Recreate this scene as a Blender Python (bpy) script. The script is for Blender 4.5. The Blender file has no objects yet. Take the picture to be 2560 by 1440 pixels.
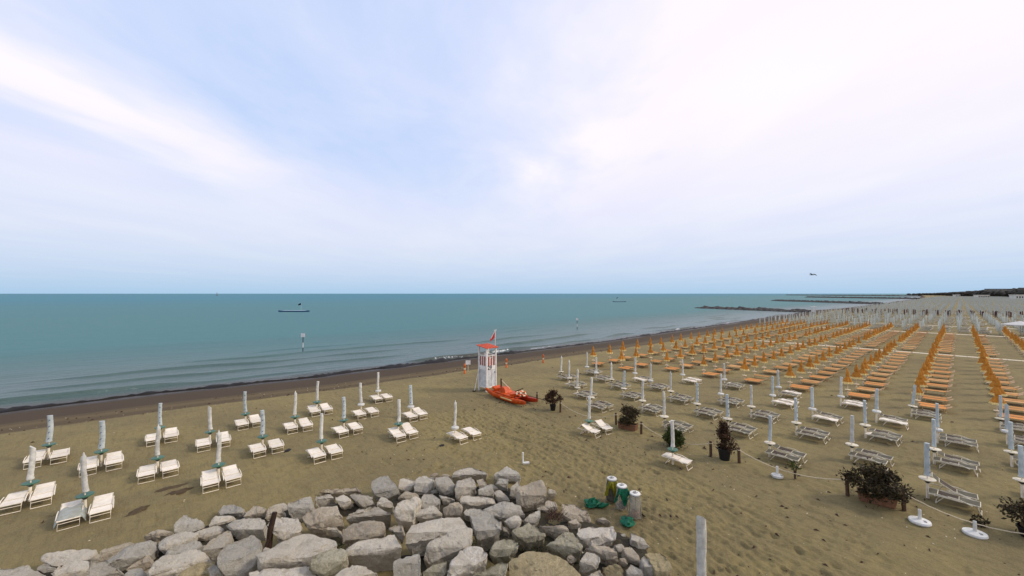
import bpy, bmesh, math, random
import numpy as np
from mathutils import Vector, Matrix

# World axes: X runs along the shore, Y runs inland -> sea, Z up. Units are metres; the camera stands on a 9 m high terrace.
scene = bpy.context.scene
col = scene.collection
R = math.radians
random.seed(7)
rng = np.random.default_rng(7)

# ------------------------------------------------------------------ camera
cam_d = bpy.data.cameras.new('camera')
cam_d.sensor_width = 36.0
cam_d.lens = 14.203
cam_d.clip_start = 0.1
cam_d.clip_end = 90000.0
cam = bpy.data.objects.new('camera', cam_d)
col.objects.link(cam)
cam.location = (0, 0, 9.0)
cam.rotation_euler = (R(90.0 + 0.794), 0, -math.atan2(0.6697, 0.7426))
scene.camera = cam

# ------------------------------------------------------------------ world and sun
SUN_AZ = Vector((0.74, -0.67))      # horizontal direction to the sun
SUN_EL = 36.0
scene.view_settings.view_transform = 'Standard'
scene.view_settings.look = 'None'
scene.view_settings.exposure = 0.5
scene.view_settings.gamma = 1.0
scene.view_settings.use_curve_mapping = False

world = bpy.data.worlds.new('World')
scene.world = world
world.use_nodes = True
wt = world.node_tree
wt.nodes.clear()

def nd(t, kind, **kw):
    n = t.nodes.new(kind)
    for k, v in kw.items():
        if k == 'ins':
            for kk, vv in v.items():
                if isinstance(vv, bpy.types.NodeSocket):
                    t.links.new(vv, n.inputs[kk])
                else:
                    n.inputs[kk].default_value = vv
        else:
            setattr(n, k, v)
    return n

def mth(t, op, a, b=None, c=None, clamp=False):
    n = t.nodes.new('ShaderNodeMath'); n.operation = op; n.use_clamp = clamp
    for i, v in enumerate((a, b, c)):
        if v is None: continue
        if isinstance(v, bpy.types.NodeSocket): t.links.new(v, n.inputs[i])
        else: n.inputs[i].default_value = v
    return n.outputs[0]

def sstep(t, x, lo, hi):
    n = t.nodes.new('ShaderNodeMapRange'); n.interpolation_type = 'SMOOTHSTEP'
    t.links.new(x, n.inputs[0])
    n.inputs[1].default_value = lo; n.inputs[2].default_value = hi
    return n.outputs[0]

def mixc(t, f, a, b, blend='MIX'):
    n = t.nodes.new('ShaderNodeMix'); n.data_type = 'RGBA'; n.blend_type = blend
    for i, v in ((0, f), (6, a), (7, b)):
        if isinstance(v, bpy.types.NodeSocket): t.links.new(v, n.inputs[i])
        elif i == 0: n.inputs[0].default_value = v
        else: n.inputs[i].default_value = (*v[:3], 1)
    return n.outputs[2]

def gauss(t, x, c, w):
    d = mth(t, 'DIVIDE', mth(t, 'SUBTRACT', x, c), w)
    return mth(t, 'POWER', 2.718, mth(t, 'MULTIPLY', mth(t, 'MULTIPLY', d, d), -1.0))

sky = nd(wt, 'ShaderNodeTexSky', sky_type='NISHITA', sun_disc=False, sun_elevation=R(SUN_EL),
         sun_rotation=math.atan2(SUN_AZ.x, SUN_AZ.y), altitude=0.0, air_density=1.0, dust_density=1.6, ozone_density=1.0)
skyc = mixc(wt, 1.0, sky.outputs[0], (0.085, 0.085, 0.085), 'MULTIPLY')
tc = nd(wt, 'ShaderNodeTexCoord')
sep = nd(wt, 'ShaderNodeSeparateXYZ', ins={0: tc.outputs['Generated']})
dx, dy, dz = sep.outputs
up = mth(wt, 'MAXIMUM', dz, 0.0)
den = mth(wt, 'ADD', up, 0.03)
ps = mth(wt, 'DIVIDE', dx, den)          # position on a flat cloud deck
pt = mth(wt, 'DIVIDE', dy, den)
px = mth(wt, 'SUBTRACT', mth(wt, 'MULTIPLY', ps, 0.7426), mth(wt, 'MULTIPLY', pt, 0.6697))   # across the cloud streets
py = mth(wt, 'ADD', mth(wt, 'MULTIPLY', ps, 0.6697), mth(wt, 'MULTIPLY', pt, 0.7426))        # along the cloud streets
pv = nd(wt, 'ShaderNodeCombineXYZ', ins={0: px, 1: mth(wt, 'MULTIPLY', py, 0.45), 2: 0.0}).outputs[0]
n1 = nd(wt, 'ShaderNodeTexNoise', ins={'Vector': pv, 'Scale': 0.9, 'Detail': 5.0, 'Roughness': 0.55, 'Distortion': 0.3}).outputs[0]
pv2 = nd(wt, 'ShaderNodeCombineXYZ', ins={0: mth(wt, 'MULTIPLY', px, 1.0), 1: mth(wt, 'MULTIPLY', py, 0.6), 2: 3.0}).outputs[0]
n2 = nd(wt, 'ShaderNodeTexNoise', ins={'Vector': pv2, 'Scale': 1.0, 'Detail': 6.0, 'Roughness': 0.6, 'Distortion': 0.5}).outputs[0]
pw = mth(wt, 'ADD', px, mth(wt, 'MULTIPLY', mth(wt, 'SUBTRACT', n1, 0.5), 1.9))
streets = mth(wt, 'ADD', mth(wt, 'MULTIPLY', gauss(wt, pw, -1.95, 0.42), 0.9), mth(wt, 'MULTIPLY', gauss(wt, pw, -3.3, 0.5), 0.8))
hi = sstep(wt, dz, 0.10, 0.34)              # clouds dissolve into even haze low over the horizon
streets = mth(wt, 'MULTIPLY', streets, hi)
bank = sstep(wt, pw, -0.55, 1.15)
cover = mth(wt, 'ADD', mth(wt, 'MAXIMUM', streets, bank), mth(wt, 'MULTIPLY', mth(wt, 'SUBTRACT', n2, 0.45), 0.95))
cover = mth(wt, 'ADD', cover, 0.18, clamp=True)
cover = mth(wt, 'ADD', mth(wt, 'MULTIPLY', cover, hi), mth(wt, 'MULTIPLY', mth(wt, 'SUBTRACT', 1.0, hi), 0.80))
veil = (0.375, 0.50, 0.755)                # thin high haze that the blue shines through
base = mixc(wt, 0.86, skyc, veil)
cloudc = mixc(wt, sstep(wt, n1, 0.3, 0.7), (0.715, 0.665, 0.74), (0.775, 0.72, 0.735))
skyc2 = mixc(wt, mth(wt, 'MULTIPLY', cover, 0.95), base, cloudc)
low = mth(wt, 'POWER', 2.718, mth(wt, 'MULTIPLY', up, -8.5))
skyc3 = mixc(wt, mth(wt, 'MULTIPLY', low, 0.95), skyc2, (0.275, 0.42, 0.57))
bg = nd(wt, 'ShaderNodeBackground', ins={'Color': skyc3, 'Strength': 1.0})
wo = nd(wt, 'ShaderNodeOutputWorld', ins={'Surface': bg.outputs[0]})

sun_d = bpy.data.lights.new('sun', 'SUN')
sun_d.energy = 1.5
sun_d.angle = R(12)
sun_d.color = (1.0, 0.90, 0.76)
sun = bpy.data.objects.new('sun', sun_d)
col.objects.link(sun)
sun.location = (0, 0, 60)
sdir = Vector((SUN_AZ.x * math.cos(R(SUN_EL)), SUN_AZ.y * math.cos(R(SUN_EL)), math.sin(R(SUN_EL))))
sun.rotation_euler = sdir.to_track_quat('Z', 'Y').to_euler()

# ------------------------------------------------------------------ numpy noise
def _hash(ix, iy, seed):
    h = (ix.astype(np.int64) * 374761393 + iy.astype(np.int64) * 668265263 + seed * 974634777) & 0xffffffff
    h = ((h ^ (h >> 13)) * 1274126177) & 0xffffffff
    return ((h ^ (h >> 16)) & 0xffff) / 65535.0

def vnoise(x, y, seed=0):
    x = np.asarray(x, float); y = np.asarray(y, float)
    ix = np.floor(x); iy = np.floor(y)
    fx = x - ix; fy = y - iy
    fx = fx * fx * (3 - 2 * fx); fy = fy * fy * (3 - 2 * fy)
    a = _hash(ix, iy, seed); b = _hash(ix + 1, iy, seed); c = _hash(ix, iy + 1, seed); d = _hash(ix + 1, iy + 1, seed)
    return (a + (b - a) * fx) * (1 - fy) + (c + (d - c) * fx) * fy

def fbm(x, y, oct=4, seed=0):
    v = 0; amp = 0.5; f = 1.0
    for o in range(oct):
        v = v + amp * vnoise(x * f, y * f, seed + o * 17); amp *= 0.5; f *= 2.03
    return v

# ------------------------------------------------------------------ materials
def pmat(name, c1, c2=None, scale=6.0, rough=0.7, bump=0.0, bscale=40.0, spec=0.3, metal=0.0, detail=5.0, alpha=1.0, transmission=0.0, translucent=0.0):
    m = bpy.data.materials.new(name); m.use_nodes = True
    t = m.node_tree; b = t.nodes['Principled BSDF']
    b.inputs['Roughness'].default_value = rough
    b.inputs['Specular IOR Level'].default_value = spec
    b.inputs['Metallic'].default_value = metal
    if alpha < 1: b.inputs['Alpha'].default_value = alpha
    if transmission: b.inputs['Transmission Weight'].default_value = transmission
    tcn = nd(t, 'ShaderNodeTexCoord')
    if c2 is None: c2 = tuple(x * 0.8 for x in c1)
    oi = nd(t, 'ShaderNodeObjectInfo')
    off = nd(t, 'ShaderNodeVectorMath', operation='ADD', ins={0: tcn.outputs['Object']})
    sc = nd(t, 'ShaderNodeVectorMath', operation='SCALE', ins={0: oi.outputs['Location'], 'Scale': 3.17})
    t.links.new(sc.outputs[0], off.inputs[1])
    n = nd(t, 'ShaderNodeTexNoise', ins={'Vector': off.outputs[0], 'Scale': scale, 'Detail': detail, 'Roughness': 0.6})
    f = sstep(t, n.outputs[0], 0.32, 0.68)
    c = mixc(t, f, c1, c2)
    rnd = mth(t, 'ADD', mth(t, 'MULTIPLY', oi.outputs['Random'], 0.22), 0.89)
    hs = nd(t, 'ShaderNodeHueSaturation', ins={'Color': c, 'Value': rnd})
    t.links.new(hs.outputs[0], b.inputs['Base Color'])
    if bump:
        n2 = nd(t, 'ShaderNodeTexNoise', ins={'Vector': off.outputs[0], 'Scale': bscale, 'Detail': 6.0, 'Roughness': 0.65})
        bp = nd(t, 'ShaderNodeBump', ins={'Strength': 1.0, 'Distance': bump, 'Height': n2.outputs[0]})
        t.links.new(bp.outputs[0], b.inputs['Normal'])
    if translucent:
        tr = nd(t, 'ShaderNodeBsdfTranslucent', ins={'Color': hs.outputs[0]})
        mx = nd(t, 'ShaderNodeMixShader', ins={0: translucent, 1: b.outputs[0], 2: tr.outputs[0]})
        t.links.new(mx.outputs[0], t.nodes['Material Output'].inputs[0])
    return m

M = {}
M['white_metal'] = pmat('white_metal', (0.82, 0.74, 0.60), (0.72, 0.62, 0.47), 9, 0.45, spec=0.4)
M['pale_fabric'] = pmat('pale_fabric', (0.80, 0.72, 0.60), (0.70, 0.62, 0.50), 7, 0.85, 0.002, 120)
M['grey_fabric'] = pmat('grey_fabric', (0.115, 0.105, 0.070), (0.075, 0.068, 0.045), 6, 0.85, 0.002, 120)
M['brown_fabric'] = pmat('brown_fabric', (0.045, 0.032, 0.021), (0.07, 0.05, 0.033), 6, 0.85, 0.002, 120)
M['grey_metal'] = pmat('grey_metal', (0.70, 0.64, 0.50), (0.54, 0.47, 0.34), 9, 0.5, spec=0.4)
M['sleeve'] = pmat('sleeve', (0.78, 0.76, 0.70), (0.54, 0.53, 0.47), 5, 0.55, 0.025, 16, translucent=0.15)
M['blue_sleeve'] = pmat('blue_sleeve', (0.64, 0.69, 0.68), (0.46, 0.52, 0.52), 5, 0.5, 0.025, 16, translucent=0.15)
M['blue_print'] = pmat('blue_print', (0.06, 0.13, 0.25), None, 9, 0.6)
M['green_table'] = pmat('green_table', (0.05, 0.15, 0.09), (0.035, 0.11, 0.07), 8, 0.4)
M['dark_cone'] = pmat('dark_cone', (0.03, 0.045, 0.04), None, 8, 0.5)
M['white_plastic'] = pmat('white_plastic', (0.70, 0.69, 0.64), (0.56, 0.54, 0.48), 7, 0.5, spec=0.3)
M['concrete'] = pmat('concrete', (0.62, 0.60, 0.55), (0.50, 0.48, 0.43), 7, 0.8, 0.004, 60)
M['orange_cloth'] = pmat('orange_cloth', (0.60, 0.26, 0.038), (0.46, 0.17, 0.018), 6, 0.8, 0.006, 26, translucent=0.1)
M['orange_hem'] = pmat('orange_hem', (0.82, 0.66, 0.32), (0.70, 0.50, 0.16), 8, 0.8)
M['orange_bed'] = pmat('orange_bed', (0.62, 0.25, 0.055), (0.52, 0.20, 0.045), 5, 0.8)
M['tan_bed'] = pmat('tan_bed', (0.54, 0.25, 0.065), (0.42, 0.19, 0.045), 5, 0.8)
M['pink_bed'] = pmat('pink_bed', (0.60, 0.33, 0.12), (0.50, 0.26, 0.085), 5, 0.8)
M['tan_metal'] = pmat('tan_metal', (0.52, 0.34, 0.16), (0.40, 0.24, 0.10), 8, 0.5)
M['cream'] = pmat('cream', (0.72, 0.62, 0.44), (0.60, 0.50, 0.34), 8, 0.6)
M['burgundy'] = pmat('burgundy', (0.085, 0.028, 0.028), (0.06, 0.02, 0.02), 5, 0.85)
M['white_paint'] = pmat('white_paint', (0.80, 0.79, 0.77), (0.62, 0.59, 0.53), 3, 0.5, 0.002, 60)
M['grey_panel'] = pmat('grey_panel', (0.70, 0.71, 0.70), (0.47, 0.48, 0.47), 2.5, 0.6)
M['red_paint'] = pmat('red_paint', (0.36, 0.06, 0.03), (0.28, 0.045, 0.025), 5, 0.55)
M['roof_red'] = pmat('roof_red', (0.62, 0.085, 0.020), (0.50, 0.06, 0.015), 4, 0.5)
M['boat_orange'] = pmat('boat_orange', (0.66, 0.090, 0.003), (0.40, 0.050, 0.006), 3, 0.5, spec=0.25)
M['boat_red'] = pmat('boat_red', (0.36, 0.030, 0.004), (0.28, 0.022, 0.004), 3, 0.5, spec=0.25)
M['black_paint'] = pmat('black_paint', (0.015, 0.015, 0.018), None, 9, 0.5)
M['dark_wood'] = pmat('dark_wood', (0.10, 0.055, 0.03), (0.06, 0.032, 0.018), 12, 0.8, 0.006, 40)
M['rope'] = pmat('rope', (0.62, 0.52, 0.36), (0.48, 0.39, 0.26), 30, 0.9, 0.004, 120)
M['black_pot'] = pmat('black_pot', (0.012, 0.012, 0.011), None, 9, 0.55)
M['terracotta'] = pmat('terracotta', (0.24, 0.115, 0.06), (0.18, 0.085, 0.045), 7, 0.8, 0.003, 40)
M['soil'] = pmat('soil', (0.04, 0.028, 0.018), None, 9, 0.95)
M['bark'] = pmat('bark', (0.09, 0.06, 0.038), None, 12, 0.9, 0.005, 40)
M['leaf_red'] = pmat('leaf_red', (0.036, 0.020, 0.010), (0.095, 0.046, 0.024), 4, 0.6, spec=0.15, translucent=0.1)
M['leaf_dark'] = pmat('leaf_dark', (0.020, 0.018, 0.008), (0.085, 0.060, 0.028), 4, 0.6, spec=0.15, translucent=0.08)
M['leaf_green'] = pmat('leaf_green', (0.030, 0.044, 0.008), (0.062, 0.072, 0.016), 4, 0.6, spec=0.15, translucent=0.1)
M['leaf_far'] = pmat('leaf_far', (0.030, 0.028, 0.022), (0.045, 0.040, 0.028), 0.05, 0.9)
M['bag_green'] = pmat('bag_green', (0.014, 0.19, 0.092), (0.008, 0.10, 0.05), 8, 0.35, 0.01, 18, translucent=0.25)
M['bag_yellow'] = pmat('bag_yellow', (0.28, 0.26, 0.02), (0.18, 0.165, 0.012), 8, 0.4, 0.01, 18, translucent=0.25)
M['bag_clear'] = pmat('bag_clear', (0.42, 0.40, 0.35), (0.33, 0.31, 0.26), 6, 0.25, 0.008, 20, spec=0.5, alpha=0.45)
M['bag_dark'] = pmat('bag_dark', (0.10, 0.095, 0.08), (0.06, 0.055, 0.045), 6, 0.35, 0.01, 20, alpha=0.8)
M['steel'] = pmat('steel', (0.40, 0.40, 0.39), None, 9, 0.35, metal=0.7)
M['raft_blue'] = pmat('raft_blue', (0.035, 0.085, 0.19), None, 3, 0.5)
M['raft_top'] = pmat('raft_top', (0.50, 0.60, 0.68), None, 3, 0.5)
M['navy'] = pmat('navy', (0.012, 0.018, 0.035), None, 3, 0.7)
M['grey_sail'] = pmat('grey_sail', (0.16, 0.20, 0.24), None, 3, 0.7)
M['gull'] = pmat('gull', (0.10, 0.12, 0.14), None, 3, 0.7)
M['building_grey'] = pmat('building_grey', (0.22, 0.24, 0.24), None, 0.3, 0.8)
M['building_white'] = pmat('building_white', (0.70, 0.69, 0.64), None, 0.3, 0.8)
M['window'] = pmat('window', (0.04, 0.05, 0.055), None, 0.3, 0.2)
M['flag_red'] = pmat('flag_red', (0.46, 0.03, 0.025), (0.36, 0.02, 0.02), 5, 0.7, translucent=0.2)
M['orange_post'] = pmat('orange_post', (0.62, 0.15, 0.03), None, 5, 0.6)
M['weed'] = pmat('weed', (0.007, 0.005, 0.004), (0.018, 0.013, 0.008), 3, 0.6, 0.03, 14)
M['groyne'] = pmat('groyne', (0.045, 0.038, 0.032), (0.12, 0.105, 0.09), 0.8, 0.9, 0.25, 1.6)
M['driftwood'] = pmat('driftwood', (0.045, 0.024, 0.014), (0.025, 0.013, 0.008), 6, 0.85, 0.01, 30)
M['dry_twig'] = pmat('dry_twig', (0.10, 0.055, 0.035), (0.05, 0.028, 0.018), 6, 0.9)
M['moss'] = pmat('moss', (0.045, 0.055, 0.014), (0.022, 0.028, 0.008), 9, 0.95)
M['far_cover'] = pmat('far_cover', (0.56, 0.58, 0.51), (0.46, 0.48, 0.42), 3, 0.8)
M['rubble'] = pmat('rubble', (0.030, 0.026, 0.016), (0.055, 0.045, 0.026), 2.5, 0.95, 0.15, 4)  # near-black colour that stands in for shade between the boulders
M['wet_patch'] = pmat('wet_patch', (0.085, 0.058, 0.028), (0.06, 0.04, 0.02), 6, 0.95, 0.03, 20)
M['cone_cap'] = pmat('cone_cap', (0.76, 0.72, 0.64), None, 8, 0.5)

def rock_mat(name, c1, c2, stain, moss=0.0):
    m = bpy.data.materials.new(name); m.use_nodes = True
    t = m.node_tree; b = t.nodes['Principled BSDF']
    b.inputs['Roughness'].default_value = 0.9; b.inputs['Specular IOR Level'].default_value = 0.2
    tcn = nd(t, 'ShaderNodeTexCoord'); oi = nd(t, 'ShaderNodeObjectInfo')
    sc = nd(t, 'ShaderNodeVectorMath', operation='SCALE', ins={0: oi.outputs['Location'], 'Scale': 5.3})
    of = nd(t, 'ShaderNodeVectorMath', operation='ADD', ins={0: tcn.outputs['Object'], 1: sc.outputs[0]}).outputs[0]
    n1 = nd(t, 'ShaderNodeTexNoise', ins={'Vector': of, 'Scale': 1.6, 'Detail': 6.0, 'Roughness': 0.65, 'Distortion': 0.6}).outputs[0]
    n2 = nd(t, 'ShaderNodeTexNoise', ins={'Vector': of, 'Scale': 9.0, 'Detail': 8.0, 'Roughness': 0.7}).outputs[0]
    n3 = nd(t, 'ShaderNodeTexNoise', ins={'Vector': of, 'Scale': 32.0, 'Detail': 6.0, 'Roughness': 0.75}).outputs[0]
    c = mixc(t, sstep(t, n1, 0.35, 0.65), c1, c2)
    c = mixc(t, mth(t, 'MULTIPLY', sstep(t, n2, 0.54, 0.74), 0.45), c, stain)
    vein = mth(t, 'LESS_THAN', mth(t, 'ABSOLUTE', mth(t, 'SUBTRACT', n1, 0.5)), 0.007)
    c = mixc(t, mth(t, 'MULTIPLY', vein, 0.35), c, tuple(min(0.8, x * 1.7) for x in c1))
    c = mixc(t, mth(t, 'MULTIPLY', sstep(t, n3, 0.52, 0.72), 0.32), c, tuple(x * 0.42 for x in c2))
    if moss:
        c = mixc(t, mth(t, 'MULTIPLY', sstep(t, n2, 0.42, 0.6), moss), c, (0.10, 0.105, 0.035))
    rnd = mth(t, 'ADD', mth(t, 'MULTIPLY', oi.outputs['Random'], 0.35), 0.82)
    hs = nd(t, 'ShaderNodeHueSaturation', ins={'Color': c, 'Value': rnd})
    t.links.new(hs.outputs[0], b.inputs['Base Color'])
    h = mth(t, 'ADD', mth(t, 'MULTIPLY', n2, 0.7), mth(t, 'MULTIPLY', n3, 0.3))
    bp = nd(t, 'ShaderNodeBump', ins={'Strength': 1.0, 'Distance': 0.20, 'Height': h})
    t.links.new(bp.outputs[0], b.inputs['Normal'])
    return m
ROCKM = [rock_mat('rock_grey', (0.54, 0.495, 0.405), (0.43, 0.39, 0.315), (0.21, 0.175, 0.125)),
         rock_mat('rock_pale', (0.62, 0.555, 0.44), (0.50, 0.44, 0.34), (0.24, 0.19, 0.13)),
         rock_mat('rock_tan', (0.52, 0.445, 0.33), (0.42, 0.35, 0.255), (0.19, 0.14, 0.085)),
         rock_mat('rock_white', (0.66, 0.60, 0.49), (0.54, 0.48, 0.38), (0.32, 0.255, 0.17)),
         rock_mat('rock_green', (0.45, 0.41, 0.30), (0.36, 0.32, 0.225), (0.17, 0.15, 0.085), 0.22),
         rock_mat('rock_sandy', (0.46, 0.375, 0.215), (0.37, 0.295, 0.165), (0.21, 0.16, 0.08), 0.2)]

# ------------------------------------------------------------------ mesh builder
class MB:
    def __init__(self): self.v = []; self.f = []
    def add(self, vs, fs):
        o = len(self.v); self.v += [tuple(p) for p in vs]; self.f += [tuple(i + o for i in q) for q in fs]; return self
    def box(self, c, s, rz=0.0, rx=0.0, ry=0.0):
        m = Matrix.Rotation(rz, 3, 'Z') @ Matrix.Rotation(ry, 3, 'Y') @ Matrix.Rotation(rx, 3, 'X')
        c = Vector(c); vs = []
        for x in (-.5, .5):
            for y in (-.5, .5):
                for z in (-.5, .5): vs.append(c + m @ Vector((x * s[0], y * s[1], z * s[2])))
        return self.add(vs, [(0, 1, 3, 2), (4, 6, 7, 5), (0, 4, 5, 1), (2, 3, 7, 6), (0, 2, 6, 4), (1, 5, 7, 3)])
    def tube(self, pts, r, n=6, closed=False):
        pts = [Vector(p) for p in pts]; k = len(pts)
        rr = r if isinstance(r, (list, tuple)) else [r] * k
        rings = []
        for i, p in enumerate(pts):
            a = pts[i - 1] if i > 0 or closed else pts[0]
            b = pts[(i + 1) % k] if i < k - 1 or closed else pts[-1]
            d = (b - a).normalized()
            u = d.orthogonal().normalized() if abs(d.z) > 0.9 else Vector((0, 0, 1)).cross(d).normalized()
            if abs(d.z) > 0.9: u = Vector((0, 1, 0)).cross(d).normalized()
            w = d.cross(u)
            rings.append([p + (u * math.cos(2 * math.pi * j / n) + w * math.sin(2 * math.pi * j / n)) * rr[i] for j in range(n)])
        vs = [q for g in rings for q in g]; fs = []
        for i in range(k if closed else k - 1):
            i2 = (i + 1) % k
            for j in range(n):
                fs.append((i * n + j, i * n + (j + 1) % n, i2 * n + (j + 1) % n, i2 * n + j))
        if not closed:
            fs.append(tuple(reversed(range(n)))); fs.append(tuple((k - 1) * n + j for j in range(n)))
        return self.add(vs, fs)
    def lathe(self, prof, n=14, c=(0, 0, 0)):
        vs = []; fs = []
        for r, z in prof:
            for j in range(n):
                a = 2 * math.pi * j / n
                vs.append((c[0] + r * math.cos(a), c[1] + r * math.sin(a), c[2] + z))
        for i in range(len(prof) - 1):
            for j in range(n):
                fs.append((i * n + j, i * n + (j + 1) % n, (i + 1) * n + (j + 1) % n, (i + 1) * n + j))
        if prof[0][0] > 1e-6: fs.append(tuple(reversed(range(n))))
        if prof[-1][0] > 1e-6: fs.append(tuple((len(prof) - 1) * n + j for j in range(n)))
        return self.add(vs, fs)
    def mesh(self, name, mat, smooth=None):
        me = bpy.data.meshes.new(name)
        me.from_pydata([tuple(p) for p in self.v], [], self.f)
        for m in (mat if isinstance(mat, list) else [mat]): me.materials.append(m)
        if smooth is not None:
            me.polygons.foreach_set('use_smooth', [True] * len(me.polygons))
            me.set_sharp_from_angle(angle=R(smooth))
        me.update()
        return me

def tag(o, label=None, cat=None, group=None, kind=None):
    if label: o['label'] = label
    if cat: o['category'] = cat
    if group: o['group'] = group
    if kind: o['kind'] = kind
    return o

def ob(name, me, parent=None, loc=(0, 0, 0), rz=0.0):
    o = bpy.data.objects.new(name, me)
    col.objects.link(o)
    o.location = loc
    if rz: o.rotation_euler = (0, 0, rz)
    if parent is not None: o.parent = parent
    return o

def empty(name, loc, rz=0.0, label=None, cat=None, group=None, scale=1.0):
    o = bpy.data.objects.new(name, None); col.objects.link(o)
    o.empty_display_size = 0.2
    o.location = loc; o.rotation_euler = (0, 0, rz)
    if scale != 1.0: o.scale = (scale,) * 3
    return tag(o, label, cat, group)

def build(name, spec, loc, rz=0.0, label=None, cat=None, group=None, scale=1.0):
    """spec: [(part name, mesh, [(sub-part name, mesh), ...]), ...]; parts share mesh data between copies"""
    r = empty(name, loc, rz, label, cat, group, scale)
    for part in spec:
        p = ob(part[0], part[1], r)
        for sub in (part[2] if len(part) > 2 else []): ob(sub[0], sub[1], p)
    return r

def lin(lo, hi, step): return list(np.arange(lo, hi - 1e-6, step))
def grow(lo, hi, first, ratio):
    out = []; x = lo; st = first
    while x < hi: out.append(x); x += st; st *= ratio
    out.append(hi); return out

def grid_mesh(name, xs, ys, zf, mat, attr=None):
    X, Y = np.meshgrid(np.array(xs), np.array(ys), indexing='ij')
    Z = zf(X, Y)
    nx, ny = X.shape
    co = np.stack([X, Y, Z], -1).reshape(-1, 3)
    i = np.arange(nx * ny).reshape(nx, ny)
    q = np.stack([i[:-1, :-1], i[1:, :-1], i[1:, 1:], i[:-1, 1:]], -1).reshape(-1, 4)
    me = bpy.data.meshes.new(name)
    me.vertices.add(len(co)); me.vertices.foreach_set('co', co.astype(np.float32).ravel())
    me.loops.add(q.size); me.loops.foreach_set('vertex_index', q.astype(np.int32).ravel())
    me.polygons.add(len(q)); me.polygons.foreach_set('loop_start', np.arange(0, q.size, 4, dtype=np.int32))
    me.polygons.foreach_set('loop_total', np.full(len(q), 4, dtype=np.int32))
    me.polygons.foreach_set('use_smooth', np.ones(len(q), dtype=bool))
    me.update(calc_edges=True)
    if attr:
        for k, fn in attr.items():
            at = me.attributes.new(k, 'FLOAT', 'POINT')
            at.data.foreach_set('value', fn(X, Y).astype(np.float32).ravel())
    me.materials.append(mat)
    return me

# ------------------------------------------------------------------ shore line, sand, sea
SEA_Z = -0.5
TW = ([-400, -60, -9, 1, 15, 38, 66, 120, 171, 230, 255, 275, 300, 330, 405, 470, 520, 700, 970, 2000, 6000],
      [56, 54, 52.0, 51.6, 49.6, 48.6, 47.4, 48.6, 50.4, 52.0, 55.0, 56.5, 54.0, 50.5, 51.0, 51.0, 48.5, 54.0, 51.0, 90.0, 300.0])
def tw(s): return np.interp(s, TW[0], TW[1])
def shore(s, t):           # metres seaward of the water line (negative on the beach), with a wandering edge
    return t - tw(s) + 0.9 * (fbm(np.asarray(s) * 0.16, np.asarray(t) * 0 + 3.0, 3, 5) - 0.45)
def sand_z(s, t):
    d = shore(s, t)
    z = np.where(d > -11, -0.5 * ((d + 11) / 11) ** 1.25 * (d < 0) - (d >= 0) * (0.5 + 0.055 * d), 0.0) if True else 0
    z = np.nan_to_num(z, nan=0.0)
    z = np.maximum(z, -4.0)
    near = np.clip((60 - np.hypot(s - 15, t - 10)) / 40, 0, 1)
    dry = np.clip((-d - 8) / 4, 0, 1)
    und = (fbm(s * 0.35, t * 0.35, 3, 31) - 0.44) * 0.14
    path = np.clip(1 - np.abs(s - 17.5) / 5.5, 0, 1) * np.clip((26 - t) / 6, 0, 1)
    prints = -np.clip(vnoise(s * 4.2, t * 3.4, 61) - 0.58, 0, 1) * 0.17
    ruts = (fbm(s * 3.4 + 0.35 * t, t * 0.55, 3, 77) - 0.44) * 0.15
    pock = -np.clip(vnoise(s * 2.3, t * 2.1, 71) - 0.64, 0, 1) * 0.20
    return z + dry * near * (und + pock + (0.35 + 0.65 * path) * prints + path * ruts)
def sand_z1(s, t): return float(sand_z(np.array([float(s)]), np.array([float(t)]))[0])

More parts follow.
